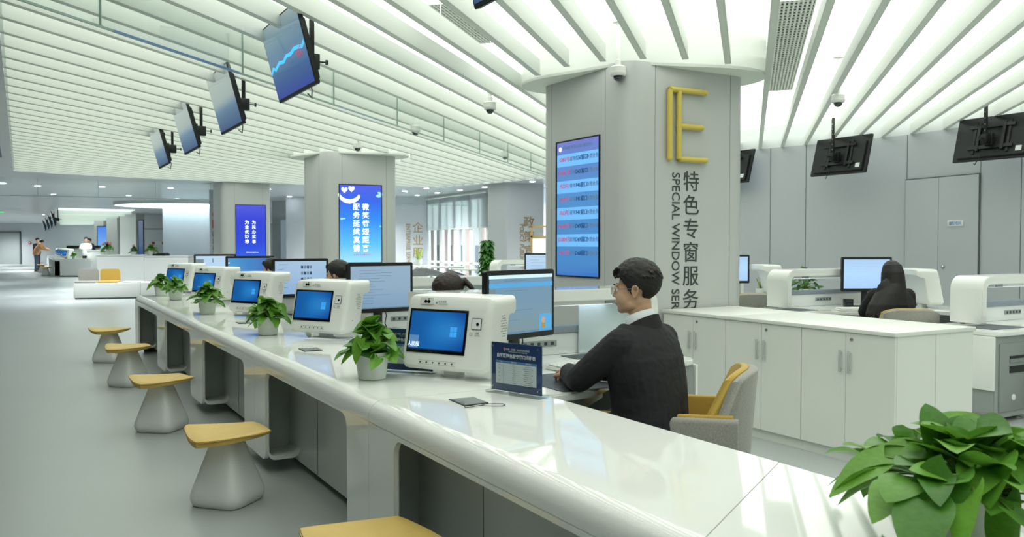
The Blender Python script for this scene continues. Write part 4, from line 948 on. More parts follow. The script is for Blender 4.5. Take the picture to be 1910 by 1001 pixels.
# ---------------------------------------------------------------- stools
def stool(label):
    o=thing('stool',label,'stool',group='yellow topped stools')
    rings=[]
    for z,w,p in ((0,.285,6),(.008,.302,6),(.03,.322,5.5),(.055,.326,5.5),(.085,.314,5.5),(.20,.240,5.5),(.335,.155,5),(.362,.145,5)):
        ring=[]
        for i in range(40):
            t=2*PI*i/40+PI/40; c,s=math.cos(t),math.sin(t); r=(abs(c)**p+abs(s)**p)**(-1/p)*w/2; ring.append((r*math.cos(t+PI/4),r*math.sin(t+PI/4),z))
        rings.append(ring)
    MB().loft(rings).build('base',mat('white_moulded_plastic','#eef0ee',.38,noise_amt=.012,nscale=5),o,angle=60)
    # saddle cushion: two opposite edges lifted
    m=MB(); N=14; hw=.215
    def top(x,y): return .404+.030*((x+y)/(2*hw))**2+.004*((x-y)/(2*hw))**2
    def sq(u,v): # rounded square map
        k=1-.10*(u*u*v*v); return u*hw*k,v*hw*k
    g=[[None]*(N+1) for _ in range(N+1)]; gb=[[None]*(N+1) for _ in range(N+1)]
    for i in range(N+1):
        for j in range(N+1):
            u,v=-1+2*i/N,-1+2*j/N; x,y=sq(u,v); e=max(abs(u),abs(v)); zt=top(x,y)-.010*max(0,(e-.8)/.2)**2
            g[i][j]=m.bm.verts.new((x,y,zt)); gb[i][j]=m.bm.verts.new((x*.985,y*.985,top(x,y)-(.046-.022*min(1,abs(u+v)/2)**1.5)-.020*(1-e)**.8))
    for i in range(N):
        for j in range(N):
            m.bm.faces.new((g[i][j],g[i+1][j],g[i+1][j+1],g[i][j+1])); m.bm.faces.new((gb[i][j],gb[i][j+1],gb[i+1][j+1],gb[i+1][j]))
    for i in range(N):
        for A1,B1,A2,B2 in ((g[i][0],g[i+1][0],gb[i][0],gb[i+1][0]),(g[i+1][N],g[i][N],gb[i+1][N],gb[i][N]),(g[0][i+1],g[0][i],gb[0][i+1],gb[0][i]),(g[N][i],g[N][i+1],gb[N][i],gb[N][i+1])): m.bm.faces.new((A1,B1,B2,A2))
    bmesh.ops.recalc_face_normals(m.bm,faces=m.bm.faces[:])
    m.build('seat_cushion',yellow,o,angle=60)
    pp=[]
    for i in range(61):
        t=2*PI*i/60; c,s=math.cos(t),math.sin(t); r=(abs(c)**7+abs(s)**7)**(-1/7)*hw*.985; x,y=r*c,r*s; pp.append((x,y,top(x,y)-.016))
    MB().tube(pp,.0035,6).build('seam_piping',mat('mustard_piping','#b08c34',.5),o)
    return o
st=stool('yellow topped white stool at the bottom edge of the picture')
SL=[(700,1022,'',12),(425,935,'nearest fully visible yellow topped white stool',-62),(302,800,'second nearest fully visible yellow topped stool, in the row of four',-55),(240,718,'third nearest fully visible yellow topped stool, in the row of four',-64),(205,674,'farthest yellow topped stool of the near row, by the counter end',-50)]
for i,(px,py,l,rz) in enumerate(SL):
    q=P(px,py,0) if i else pt(2.88,1.07,0); q.z=0
    if i==0: st.location=q; st.rotation_euler.z=R(-58)
    else: dup(st,q,R(rz),l)

# ---------------------------------------------------------------- pothos and other plants
def leafmat(name,c0,c1):
    m=bpy.data.materials.new(name); m.use_nodes=True; nt=m.node_tree; b=nt.nodes['Principled BSDF']; b.inputs['Roughness'].default_value=.38
    gi=nt.nodes.new('ShaderNodeNewGeometry'); r=nt.nodes.new('ShaderNodeValToRGB'); r.color_ramp.elements[0].color=(*lin(c0),1); r.color_ramp.elements[1].color=(*lin(c1),1); nt.links.new(gi.outputs['Random Per Island'],r.inputs[0])
    n=nt.nodes.new('ShaderNodeTexNoise'); n.inputs['Scale'].default_value=35; mx=nt.nodes.new('ShaderNodeMixRGB'); mx.blend_type='OVERLAY'; mx.inputs[0].default_value=.25
    nt.links.new(r.outputs[0],mx.inputs[1]); nt.links.new(n.outputs['Fac'],mx.inputs[2]); nt.links.new(mx.outputs[0],b.inputs['Base Color'])
    tl=nt.nodes.new('ShaderNodeBsdfTranslucent'); nt.links.new(mx.outputs[0],tl.inputs[0]); ms=nt.nodes.new('ShaderNodeMixShader'); ms.inputs[0].default_value=.28
    out=nt.nodes['Material Output']; nt.links.new(b.outputs[0],ms.inputs[1]); nt.links.new(tl.outputs[0],ms.inputs[2]); nt.links.new(ms.outputs[0],out.inputs[0]); return m
leaf_g=leafmat('pothos_leaf','#457c28','#79b040'); leaf_d=leafmat('dark_leaf','#2c5c22','#4c8434'); leaf_s=leafmat('snake_leaf','#7f9f35','#c6cf6a')
stemm=mat('green_stem','#6f9440',.5,noise_amt=.1)
def leaf(bm,base,d,up,L,Wd,droop,fold,rnd,heart=True,rows=9):
    d=Vector(d).normalized(); up=(Vector(up)-d*Vector(up).dot(d)).normalized(); sd=d.cross(up); V=[]
    tw=rnd.uniform(-.25,.25); bend=rnd.uniform(-.12,.12)
    for i in range(rows+1):
        t=i/rows; w=Wd/2*(max(0,math.sin(PI*min(1,(t*.92+.08))**.64)))**.66*(1 if t<.97 else .3)
        if t>=1: w=0.0005
        c=Vector(base)+d*(L*t)-Vector((0,0,1))*(droop*L*t*t)+sd*(bend*L*t*t)
        s2=(sd*math.cos(tw*t)+up*math.sin(tw*t)); row=[]
        for j in (-2,-1,0,1,2):
            q=j/2; back=-(L*.13*abs(q)**1.3*max(0,1-t*3.2)) if heart else 0
            row.append(bm.verts.new(c+s2*(w*q)+up*(fold*w*abs(q)**1.4+.03*w*math.sin(9*t+q*3))+d*back))
        V.append(row)
    for i in range(rows):
        for j in range(4): bm.faces.new((V[i][j],V[i][j+1],V[i+1][j+1],V[i+1][j]))
def pot(o,rt,rb,h,name='pot',m=None):
    MB().lathe([(rb*.9,0),(rb,.004),(rt*.97,h*.86),(rt,h*.87),(rt,h),(rt*.94,h),(rt*.92,h*.88)],36,cap=True).build(name,m or potm,o,angle=40)
    MB().lathe([(rt*.93,h*.88),(rt*.5,h*.91),(.002,h*.92)],24).build('soil',soil,o)
def pothos(label,rt,rb,h,spread,rise,n,L,seed,group='potted pothos plants',lm=None):
    o=thing('potted_pothos',label,'potted plant',group=group); pot(o,rt,rb,h); rnd=random.Random(seed); lb=MB(); sb=MB()
    for i in range(n):
        az=i*2.39996+rnd.uniform(-.3,.3); f=(i+.5)/n; el=R(85-105*f**.9)+rnd.uniform(-.12,.12)
        r=spread*rnd.uniform(.55,1.0)*(.6+.4*f); dirv=Vector((math.cos(az)*math.cos(el),math.sin(az)*math.cos(el),math.sin(el)))
        end=Vector((dirv.x*r,dirv.y*r,h*.95+max(-.35*h,dirv.z*rise*rnd.uniform(.6,1.1))+.12*rise*(1-f)+.02))
        l=L*rnd.uniform(.7,1.15); out=Vector((math.cos(az+rnd.uniform(-.8,.8)),math.sin(az+rnd.uniform(-.8,.8)),rnd.uniform(-.55,.65)+.35*(1-f)-.2*f))
        if f<.15: out.z+=.6
        upv=Vector((-out.x*.35+rnd.uniform(-.6,.6),-out.y*.35+rnd.uniform(-.6,.6),1))
        base=end-out.normalized()*l*.45
        leaf(lb.bm,base,out,upv,l,l*rnd.uniform(.70,.88),rnd.uniform(.10,.38)+.15*f,rnd.uniform(.05,.32),rnd)
        st0=Vector((rnd.uniform(-.3,.3)*rt,rnd.uniform(-.3,.3)*rt,h*.9)); mid=(st0+base)/2+Vector((0,0,.25*rise))
        pts=[st0.lerp(mid,t).lerp(mid.lerp(base,t),t) for t in (0,.25,.5,.75,1)]
        sb.tube(pts,.0022,5)
    tag(sb.build('stems',stemm,o),kind='stuff'); lb.build('foliage',lm or leaf_g,o,angle=80)
    return o
def put(o,px,py,z=ZT,rz=0): q=P(px,py,z); o.location=(q.x,q.y,z); o.rotation_euler.z=rz; return o
p=pothos('large pothos with big glossy leaves at the lower right corner of the counter',.088,.070,.14,.34,.11,92,.135,11); p.location=(1.05,1.93,ZT)
put(pothos('pothos in a white pot left of the nearest white terminal',.088,.070,.14,.165,.125,64,.100,5),694,706,rz=.6)
put(pothos('pothos in a white pot just left of the second white terminal',.088,.070,.14,.175,.12,64,.100,8),500,624,rz=2.1)
put(pothos('pothos trailing from a white pot left of the third white terminal',.088,.070,.14,.17,.12,64,.105,21),387,585,rz=1.0)
put(pothos('pothos in a white pot left of the fourth white terminal',.088,.070,.14,.16,.11,50,.10,33),328,559,rz=.3)
o=pothos('farthest pothos of the near counter, left of the last terminal',.088,.070,.14,.17,.11,50,.10,47); o.location=pt(12.25,1.62,ZT)
o=pothos('bushy dark green plant on the other row, seen through a white arch',.10,.08,.12,.24,.24,70,.08,3,lm=leaf_d); q=PD(1502,540,11.0); o.location=(q.x,q.y,ZT)
def snake(label,h,n,L,seed,bowl=True,z=ZT):
    o=thing('potted_snake_plant',label,'potted plant',group='small snake plants'); rnd=random.Random(seed)
    MB().lathe([(.05,0),(.075,.01),(.088,.05),(.09,h),(.082,h),(.08,h*.8)],28).build('bowl',potm,o); MB().lathe([(.08,h*.85),(.002,h*.86)],16).build('soil',soil,o); lb=MB()
    for i in range(n):
        az=i*2.4; t=.05+.35*rnd.random(); leaf(lb.bm,(math.cos(az)*.03,math.sin(az)*.03,h*.8),(math.cos(az)*t,math.sin(az)*t,1),(-math.cos(az),-math.sin(az),.2),L*rnd.uniform(.7,1.1),.035,0,.3,rnd,heart=False)
    lb.build('foliage',leaf_s,o,angle=80); return o
o=snake('small snake plant in a white bowl right of the large column',.10,10,.17,2); q=PD(1422,530,11.5); o.location=(q.x,q.y,ZT)
o=snake('small snake plant behind the long-haired woman',.10,10,.20,4); q=PD(1709,530,9.75); o.location=(q.x,q.y,ZT)
o=snake('snake plant on a white table in the window lounge',.14,10,.32,6); o.scale=(1.2,1.2,1.2); o.location=(tb0.location.x,tb0.location.y,.74*1.15)
# tall climbing plant by the pillar
o=thing('tall_climbing_plant','tall dense green plant on a moss pole in front of the grey pillar','potted plant',PD(908,500,19.6)); o.location.z=0
pot(o,.20,.15,.38); MB().cyl((0,0,.3),(0,0,1.5),.05,10).build('moss_pole',soil,o); rnd=random.Random(9); lb=MB()
for i in range(260):
    z=.42+1.12*(i/260); az=i*2.4; rr=.19*(1-.55*max(0,(z-1.0)/.55)); out=Vector((math.cos(az),math.sin(az),rnd.uniform(-.6,.2)))
    leaf(lb.bm,(math.cos(az)*rr*.4,math.sin(az)*rr*.4,z),out,(0,0,1),.17*rnd.uniform(.7,1.1),.11,.5,.2,rnd,rows=5)
lb.build('foliage',leaf_d,o,angle=80)

# ---------------------------------------------------------------- sign stands, pads, papers, keyboard, mats
def sign_stand(label):
    o=thing('sign_stand',label,'sign',group='blue sign stands'); w,h=.30,.222
    MB().bx(-w/2-.012,w/2+.012,-.035,.035,0,.012,.002).build('acrylic_foot',acryl,o,smooth=False)
    MB().bx(-w/2,w/2,-.003,.003,.012,.012+h).build('printed_panel',navy,o,smooth=False)
    MB().bx(-w/2-.001,w/2+.001,-.008,-.0035,.012,.0135+h).build('acrylic_front',acryl,o,smooth=False); MB().bx(-w/2-.001,w/2+.001,.0035,.008,.012,.0135+h).build('acrylic_back',acryl,o,smooth=False)
    for x in (-w/2+.014,w/2-.014):
        for z in (.03,h-.004): MB().lathe([(.004,0),(.004,.003)],10,M=Matrix.Translation((x,-.008,z))@RX).build('screw',chrome,o)
    d=-.0042
    t=MB().bx(-w/2+.028,w/2-.028,d,-.003,.045,.150).build('table_sheet',paper,o,smooth=False); MB().bx(-w/2+.028,w/2-.028,d-.0002,d,.140,.152).build('table_header',bluep,t,smooth=False)
    for x,l in ((-.085,'窗口'),(-.01,'服务时间'),(.075,'服务事项')): text(l,.008,paper,t,Matrix.Translation((x,d-.0004,.146))@FACE,'heading',depth=.0001)
    rnd=random.Random(4)
    for r_ in range(10):
        z=.132-r_*.009; MB().bx(-.115,.115,d-.0002,d,z-.0048,z-.0044).build('rule',bluep,t,smooth=False)
        for xc,wd in ((-.10,.012),(-.075,.008),(-.01,.022),(.075,.06)):
            if xc<-.09 and r_%2: continue
            ww=wd*rnd.uniform(.6,1); MB().bx(xc-ww/2,xc+ww/2,d-.0003,d,z-.0012,z+.0012).build('entry',greym,t,smooth=False)
    text('自贸区特色服务窗口排班表',.0195,paper,o,Matrix.Translation((0,d,.174))@FACE,'title',depth=.0002,bold=.0005)
    text('中国（安徽）自由贸易试验区',.011,paper,o,Matrix.Translation((.012,d,.205))@FACE,'subtitle',depth=.0002)
    text('CHINA(ANHUI) PILOT FREE TRADE ZONE',.006,paper,o,Matrix.Translation((.012,d,.195))@FACE,'subtitle',depth=.0002)
    e=MB().lathe([(.007,0),(.007,.0006)],14,M=Matrix.Translation((-.068,d+.0004,.206))@RX).build('emblem',mat('emblem_orange','#c9705a',.4),o); MB().lathe([(.004,0),(.004,.0006)],14,M=Matrix.Translation((-.066,d-.0002,.198))@RX).build('emblem_tail',bluep,e)
    return o
s1=sign_stand('blue roster sign stand in front of the seated man'); put(s1,963,736,rz=R(-41))
r=dup(s1,P(760,694,ZT),R(-20),'blue sign stand half hidden between the nearest pothos and terminal')
pd=thing('signature_pad','dark signature pad lying on the counter before the nearest terminal','pad'); qs=[P(x,y,ZT) for x,y in ((837,745.5),(884,741.5),(911,752),(866,757.5))]; c=sum(qs,Vector())/4; pd.location=(c.x,c.y,ZT)
MB().prism([(q.x-c.x,q.y-c.y) for q in qs],0,.004,'z').build('frame',black,pd,smooth=False); MB().prism([((q.x-c.x)*.92,(q.y-c.y)*.92) for q in qs],.004,.0046,'z').build('glass',mat('pad_grey_glass','#6c7678',.1),pd,smooth=False)
u_=Vector((UX,UY,0))
dup(pd,pd.location+u_*K+Vector((-.05,-.03,0)),0,'dark signature pad on the counter before the second terminal'); dup(pd,pd.location+u_*K*2,0,'dark signature pad on the counter before the third terminal')
cord=[P(x,y,ZT+.004) for x,y in ((866,757.5),(875,756.6),(888,756.8),(897,755.4),(906,756.5),(922,757),(936,757),(942,755),(938,752.6),(924,752.2),(908,753),(897,755.5),(889,756.4),(880,758.6),(868,760),(866,757.5))]
tag(MB().tube(cord,.0016,6).build('black_cord',black),'thin black cord loop lying beside the nearest signature pad','cord')
pp=thing('paper_sheets','white paper sheets on the counter behind the second pothos','paper',P(614,631,ZT)); 
for i in range(3): MB().bx(-.15,.15,-.105,.105,.001+i*.0012,.0018+i*.0012,M=Matrix.Rotation(R(-12+5*i),4,'Z')).build('sheet',paper,pp,smooth=False)
vs=thing('reed_diffuser','small frosted bottle with thin reed sticks by the second monitor','diffuser',P(676,634,.745)); MB().lathe([(.03,0),(.036,.01),(.034,.05),(.014,.065),(.014,.08)],20).build('bottle',mat('frosted_bottle','#cfd6cf',.3),vs)
for i in range(4): MB().cyl((.003*i-.005,0,.05),(.018*i-.027,.004*i,.20),.0018,6).build('reed',mat('reed_wood','#c2a578',.7),vs)
def slab(name,poly,z0,z1,m,label,cat,group,a,b,mirror=False,bev=.001):
    o=thing(name,label,cat,pt(a,MIR-b if mirror else b,z0),IR,group); MB().prism(poly,0,z1-z0,'z',bev=bev).build('sheet' if cat=='desk mat' else 'body',m,o)
    if mirror: o.scale=(-1,1,1)
    return o
WHO=['seated man','woman with a ponytail','third near workstation','fourth near workstation','farthest near workstation']
for k in range(3):
    slab('desk_mat',rrect(.34,.52,.02,4),.7455,.748,matm,'dark desk mat under the keyboard of the '+WHO[k],'desk mat','desk mats',3.66+K*k,2.40)
    slab('desk_mat',rrect(.36,.30,.02,4),.7455,.748,matm,'dark desk mat at the far side of the '+WHO[k],'desk mat','desk mats',4.38+K*k,3.12)
for k in range(2):
    w2=['station at the right edge','long-haired woman'][k]
    slab('desk_mat',rrect(.34,.50,.02,4),.7455,.748,matm,'dark desk mat under the keyboard, '+w2,'desk mat','desk mats',3.80+K*k,2.45,True); slab('desk_mat',rrect(.46,.34,.02,4),.7455,.748,matm,'dark desk mat beside the arch, '+w2,'desk mat','desk mats',4.30+K*k,3.22,True)
def keyboard(label,loc,rz):
    o=thing('keyboard',label,'keyboard',loc,rz,'keyboards'); MB().prism([(-.075,0),(.075,0),(.075,.022),(-.075,.012)],-.215,.215,'x',bev=.002).build('case',whitep,o)
    for r_ in range(5):
        for c_ in range(15): pass
    m=MB()
    for r_ in range(5):
        for c_ in range(15): m.box((-.195+c_*.0279,-.055+r_*.0262,.016+.0018*r_+.004),(.024,.022,.007),.002,seg=1)
    m.build('keys',mat('white_keys','#dde1dd',.5),o); return o
kq=P(1065,684,.75); ky=keyboard('white keyboard under the hand of the seated man',(kq.x+.06,kq.y+.02,.7485),R(43)); 
q=PD(1600,560,9.1); dup(ky,(q.x,q.y,.7485),R(2),'white keyboard in front of the long-haired woman')
bx_=thing('desk_device','small black box beside the monitor stand of the long-haired woman','device',(PD(1590,560,9.5).x,9.62,.7455)); MB().bx(-.045,.045,-.04,.04,0,.09,.004).build('body',black,bx_)
for z in (.03,.06): MB().bx(-.03,.03,-.042,-.04,z,z+.008).build('slot',darkg,bx_,smooth=False)

# ---------------------------------------------------------------- staff armchairs
def armchair(label):
    o=thing('armchair',label,'chair',group='grey and mustard armchairs')        # faces local -y
    def panel(pts,r,name,m,th):
        """pts: list of (x,y,z0,z1); a padded upright band following the path"""
        rings=[]; N=len(pts)
        for i,(x,y,z0,z1) in enumerate(pts):
            a=Vector(pts[max(i-1,0)][:2]); b=Vector(pts[min(i+1,N-1)][:2]); d=(b-a).normalized(); nn=Vector((d.y,-d.x)); ring=[]
            for (u,v) in rrect(th,z1-z0,th*.45,4): ring.append((x+nn.x*u,y+nn.y*u+0.0,(z0+z1)/2+v))
            rings.append(ring)
        return MB().loft(rings).build(name,m,o,angle=60)
    def path(off,zoff,back=True):
        P_=[]
        for t in range(-100,101,10):
            th=R(t); 
            x=math.sin(th)*(.305-off); y=math.cos(th)*(.27-off)
            if abs(t)>60: 
                pass
            P_.append((x,y))
        return P_
    # arms
    for s in (-1,1):
        pts=[]; 
        for i in range(7):
            t=i/6; pts.append((s*(.305-.012*t),-.41+.65*t,.30,.655+.01*t))
        panel(pts,0,'arm_shell',gfab,.05)
        pts=[(s*(.272-.012*i/6),-.395+.61*i/6,.40,.664+.01*i/6) for i in range(7)]
        panel(pts,0,'arm_lining',yfab,.028)
    # back shell: curved in plan, leaning back
    def back(off,z0,z1,th,name,m,tp):
        rings=[]
        for i in range(11):
            u=-1+2*i/10; ring=[]; n=len(rrect(1,1,.2,3))
            for (q,v) in rrect(th,1,th*.45,4):
                z=z0+(z1-z0)*(v+.5); t_=(z-z0)/(z1-z0); lean=.045*t_; wid=.295-.05*max(0,(z-.6)/.26)
                zz=z-.035*abs(u)**4*((z-z0)/(z1-z0))
                ring.append((u*wid,.245-(.21-.15*t_)*u*u-off+q+lean,zz))
            rings.append(ring)
        MB().loft(rings).build(name,m,o,angle=60)
    back(0,.30,.862,.05,'back_shell',gfab,0); back(.038,.42,.868,.035,'back_lining',yfab,0)
    MB().prism(rrect(.50,.48,.06,5,0,-.02),.36,.47,'z',bev=.025,seg=3).build('seat_cushion',yfab,o); MB().prism(rrect(.56,.52,.06,5,0,-.01),.28,.36,'z',bev=.02).build('seat_shell',gfab,o)
    MB().cyl((0,0,.08),(0,0,.28),.028,14).build('gas_column',chrome,o)
    for i in range(5):
        t=2*PI*i/5+.3; MB().tube([(0,0,.09),(.14*math.cos(t),.14*math.sin(t),.08),(.27*math.cos(t),.27*math.sin(t),.055)],.016,8).build('base_arm',chrome,o); MB().lathe([(.02,0),(.026,.025),(.02,.05)],12,M=Matrix.Translation((.27*math.cos(t),.27*math.sin(t),0))).build('castor',black,o)
    return o
CHX,CHY,CHR=.875,4.17,R(-108)
ac=armchair('grey and mustard armchair of the seated man in the black suit'); ac.location=(CHX,CHY,0); ac.rotation_euler.z=CHR
for k,l in ((1,'grey and mustard armchair of the woman with a ponytail'),(2,'grey and mustard armchair behind the third monitor'),(3,'grey and mustard armchair behind the fourth monitor')):
    dup(ac,Vector((CHX,CHY,0))+u_*K*k,CHR,l)
q=PD(1697,600,8.15); dup(ac,(q.x-.15,8.0,0),R(176),'grey armchair back behind the long-haired woman')
q=PD(1398,570,10.4); dup(ac,(q.x,10.4,0),R(180),'empty grey armchair just right of the large column')
# ---------------------------------------------------------------- people
skin=mat('skin','#c6a083',.5,noise_amt=.06,nscale=14,bump=.08,bscale=240); skin.node_tree.nodes['Principled BSDF'].inputs['Subsurface Weight'].default_value=.12; skin.node_tree.nodes['Principled BSDF'].inputs['Subsurface Radius'].default_value=(.02,.008,.004)
hairm=mat('black_hair','#12100e',.6,noise_amt=.3,nscale=60,bump=.5,bscale=120,stretch=(1,1,.25)); hairb=mat('dark_brown_hair','#241a14',.5,noise_amt=.3,nscale=60,bump=.5,bscale=120,stretch=(1,1,.2))
suit=mat('black_suit_wool','#17181b',.8,noise_amt=.10,nscale=300,bump=.15,bscale=500); shirt=mat('white_shirt_cotton','#dfe5ea',.7,noise_amt=.015,nscale=50); blacktop=mat('black_knit_top','#1c1b1d',.85,noise_amt=.15,nscale=200,bump=.3,bscale=400)
lipm=mat('lips','#b3705f',.5,noise_amt=.03); eyew=mat('eye_white','#e6e2dc',.2); irism=mat('dark_iris','#2a1c14',.15); tiem=mat('navy_tie','#27427d',.5,noise_amt=.1,nscale=120)
lens_g=glass_mat('spectacle_lens','#f6f8f8')
def cap_(m,p0,p1,r0,r1=None,n=14):
    r1=r0 if r1 is None else r1; m.tube([p0,p1],0,n,rads=[r0,r1]); m.ball(p0,r0,u=n,v=8); m.ball(p1,r1,u=n,v=8)
def chain(m,pts,rads,n=14):
    for i in range(len(pts)-1): cap_(m,pts[i],pts[i+1],rads[i],rads[i+1],n)
def organic(m,name,mm,parent,voxel,smooth=6,fac=.5,disp=None):
    me=bpy.data.meshes.new('raw'); m.bm.to_mesh(me); m.bm.free(); o=bpy.data.objects.new('raw',me); COL.objects.link(o)
    r=o.modifiers.new('r','REMESH'); r.mode='VOXEL'; r.voxel_size=voxel; s=o.modifiers.new('s','SMOOTH'); s.iterations=smooth; s.factor=fac
    nm=bpy.data.meshes.new_from_object(o.evaluated_get(bpy.context.evaluated_depsgraph_get())); bpy.data.objects.remove(o); bpy.data.meshes.remove(me)
    if disp:
        nm.update(); 
        co=[(v.co.copy(),v.normal.copy()) for v in nm.vertices]
        for v,(c,n_) in zip(nm.vertices,co): v.co=c+n_*disp(c)
    nm.materials.clear(); nm.materials.append(mm); nm.polygons.foreach_set('use_smooth',[True]*len(nm.polygons)); nm.name=name
    r=bpy.data.objects.new(name,nm); COL.objects.link(r); r.parent=parent; return r
def hand(m,w,d,up,side,curl=1.0,spread=.16,sc=1.0):
    """palm, four fingers and thumb; w wrist, d direction, side +1: thumb towards +lateral"""
    w=Vector(w); d=Vector(d).normalized(); up=(Vector(up)-d*Vector(up).dot(d)).normalized(); lat=d.cross(up).normalized()*side
    P_=lambda a,b,c:w+d*a*sc+lat*b*sc+up*c*sc
    for b in (-.028,-.010,.010,.028): chain(m,[P_(.0,b*.7,0),P_(.045,b,.004),P_(.082,b*1.05,.0)],[.014*sc,.0135*sc,.0115*sc],10)
    for i,(b,L) in enumerate(((.029,.068),(.010,.077),(-.010,.072),(-.028,.056))):
        a0=P_(.084,b*1.05,0); an=spread*b/.03; dirv=(d+lat*an).normalized(); ang=.35*curl; pts=[a0]; p=a0
        for seg in (.42,.32,.26):
            v=(dirv*math.cos(ang)-up*math.sin(ang)); p=p+v*L*seg*sc; pts.append(p); ang+=.45*curl
        chain(m,pts,[.0098*sc,.009*sc,.0082*sc,.0072*sc],10)
    chain(m,[P_(.012,.026,-.006),P_(.040,.050,-.014),P_(.066,.058,-.022),P_(.086,.054,-.026)],[.0135*sc,.0115*sc,.010*sc,.0085*sc],10)
def headparts(m,H):
    b=lambda c,r:m.ball(H@Vector(c),r,M=H.to_3x3().to_4x4(),u=20,v=14)
    b((0,.015,.035),(.075,.095,.088)); b((0,-.030,-.028),(.067,.070,.086)); b((0,-.036,-.076),(.057,.058,.038)); b((0,-.072,-.094),(.028,.022,.020)); b((0,.0,-.055),(.064,.07,.05))
    for s in (-1,1):
        b((s*.030,-.082,.022),(.026,.012,.009)); b((s*.036,-.050,-.040),(.034,.043,.042)); b((s*.010,-.100,-.031),(.008,.009,.006)); b((s*.045,-.02,-.07),(.022,.040,.026))
        # ear: rim, lobe and shell
        e=[(s*.077,.004,-.026),(s*.083,-.002,-.006),(s*.088,.006,.016),(s*.090,.020,.020),(s*.090,.030,.008),(s*.087,.027,-.012),(s*.082,.014,-.030)]
        for i in range(len(e)-1): cap_(m,H@Vector(e[i]),H@Vector(e[i+1]),.0050,.0050,8)
        b((s*.078,.013,-.006),(.006,.015,.022)); b((s*.080,.008,-.032),(.006,.009,.009))
    chain(m,[H@Vector((0,-.092,.012)),H@Vector((0,-.102,-.010)),H@Vector((0,-.109,-.026))],[.007,.008,.0095],10)
    b((0,-.092,-.062),(.026,.012,.013))
def hair_cap(H,parent,mm,long=None,seed=1,short=True,name='hair',vox=.006,tuft=1.0,bun=False):
    rnd=random.Random(seed); m=MB(); nU,nV=64,44; rows=[]
    zl=[(0,.066),(25,.062),(45,.052),(62,.020),(72,-.022),(84,-.026),(90,.006),(106,.002),(116,-.055),(140,-.098),(180,-.110)]
    def zline(a):
        for (a0,z0),(a1,z1) in zip(zl,zl[1:]):
            if a<=a1: return z0+(z1-z0)*(a-a0)/(a1-a0)
        return zl[-1][1]
    for j in range(nV+1):
        ph=PI*j/nV; row=[]
        for i in range(nU):
            t=2*PI*i/nU; d=Vector((math.sin(t)*math.sin(ph),-math.cos(t)*math.sin(ph),math.cos(ph)))
            az=abs(math.degrees(math.atan2(d.x,-d.y))); base=Vector((d.x*.077,d.y*.098+.015,d.z*.090+.035))
            mask=max(0,min(1,(base.z-zline(az))/.010+.5)); topf=max(0,d.z)**.8
            th=.004+.010*min(1,max(0,base.z+.05)/.08)+.010*topf+.009*topf*max(0,-d.y+.2)
            nz=noise.noise(d*7+Vector((seed,0,0)))*.006*topf+noise.noise(d*17)*.0025
            row.append(base+d*(mask*(th+nz)-(1-mask)*.014))
        rows.append(row)
    m.loft([[H@p for p in r] for r in rows],cap=True)
    if short:
        for i in range(int(260*tuft)):
            u=rnd.uniform(-1,1); v=rnd.uniform(.0,1.0); t=rnd.uniform(0,2*PI); ph=math.acos(1-v*.95); d=Vector((math.sin(t)*math.sin(ph),-math.cos(t)*math.sin(ph),math.cos(ph)))
            p=Vector((d.x*.088,d.y*.108+.014,d.z*.106+.036)); comb=(Vector((d.x*.6,-.75 if d.y<.35 else .5,-.25+.6*(1-v)*rnd.random()))-d*.25).normalized()
            if d.z<.25: continue
            L=rnd.uniform(.018,.034); q=p+comb*L+Vector((0,0,-.006)); 
            m.tube([H@p,H@(p.lerp(q,.5)+d*.004),H@q],0,5,rads=[.0048,.0038,.0010])
        for i in range(16):
            x=-.055+.11*i/15; m.tube([H@Vector((x,-.072,.108)),H@Vector((x*1.05,-.090,.090)),H@Vector((x*1.08,-.094,.070+.006*math.sin(i*2.1)))],0,6,rads=[.007,.006,.002])
    if long=='straight':
        for i in range(40):
            t=R(75+210*i/39); x=math.sin(t)*.094; y=-math.cos(t)*.108+.02
            pts=[H@Vector((x*.8,y*.8,.10)),H@Vector((x*1.02,y*1.02,.02)),H@Vector((x*1.12,y*1.05,-.10)),H@Vector((x*1.6+.05,y*.9+.04,-.20)),H@Vector((x*2.1+.10,y*.7+.08,-.32)),H@Vector((x*2.2+.14,y*.6+.09,-.43+.03*math.sin(i*1.7)))]
            m.tube(pts,0,8,rads=[.016,.019,.020,.022,.021,.009])
        m.ball(H@Vector((.07,.07,-.22)),(.15,.06,.18))
    if long=='ponytail':
        m.ball(H@Vector((0,.112,.03)),(.022,.02,.022))
        for i in range(14):
            a=2*PI*i/14; ox,oz=.016*math.cos(a),.016*math.sin(a)
            m.tube([H@Vector((ox,.118,.03+oz)),H@Vector((ox*1.5,.143,.02+oz*1.5)),H@Vector((ox*1.8,.158,-.03+oz)),H@Vector((ox*1.4,.158,-.09+oz)),H@Vector((ox*.5,.15,-.15))],0,7,rads=[.010,.015,.016,.013,.003])
    return organic(m,name,mm,parent,vox,2,.4)
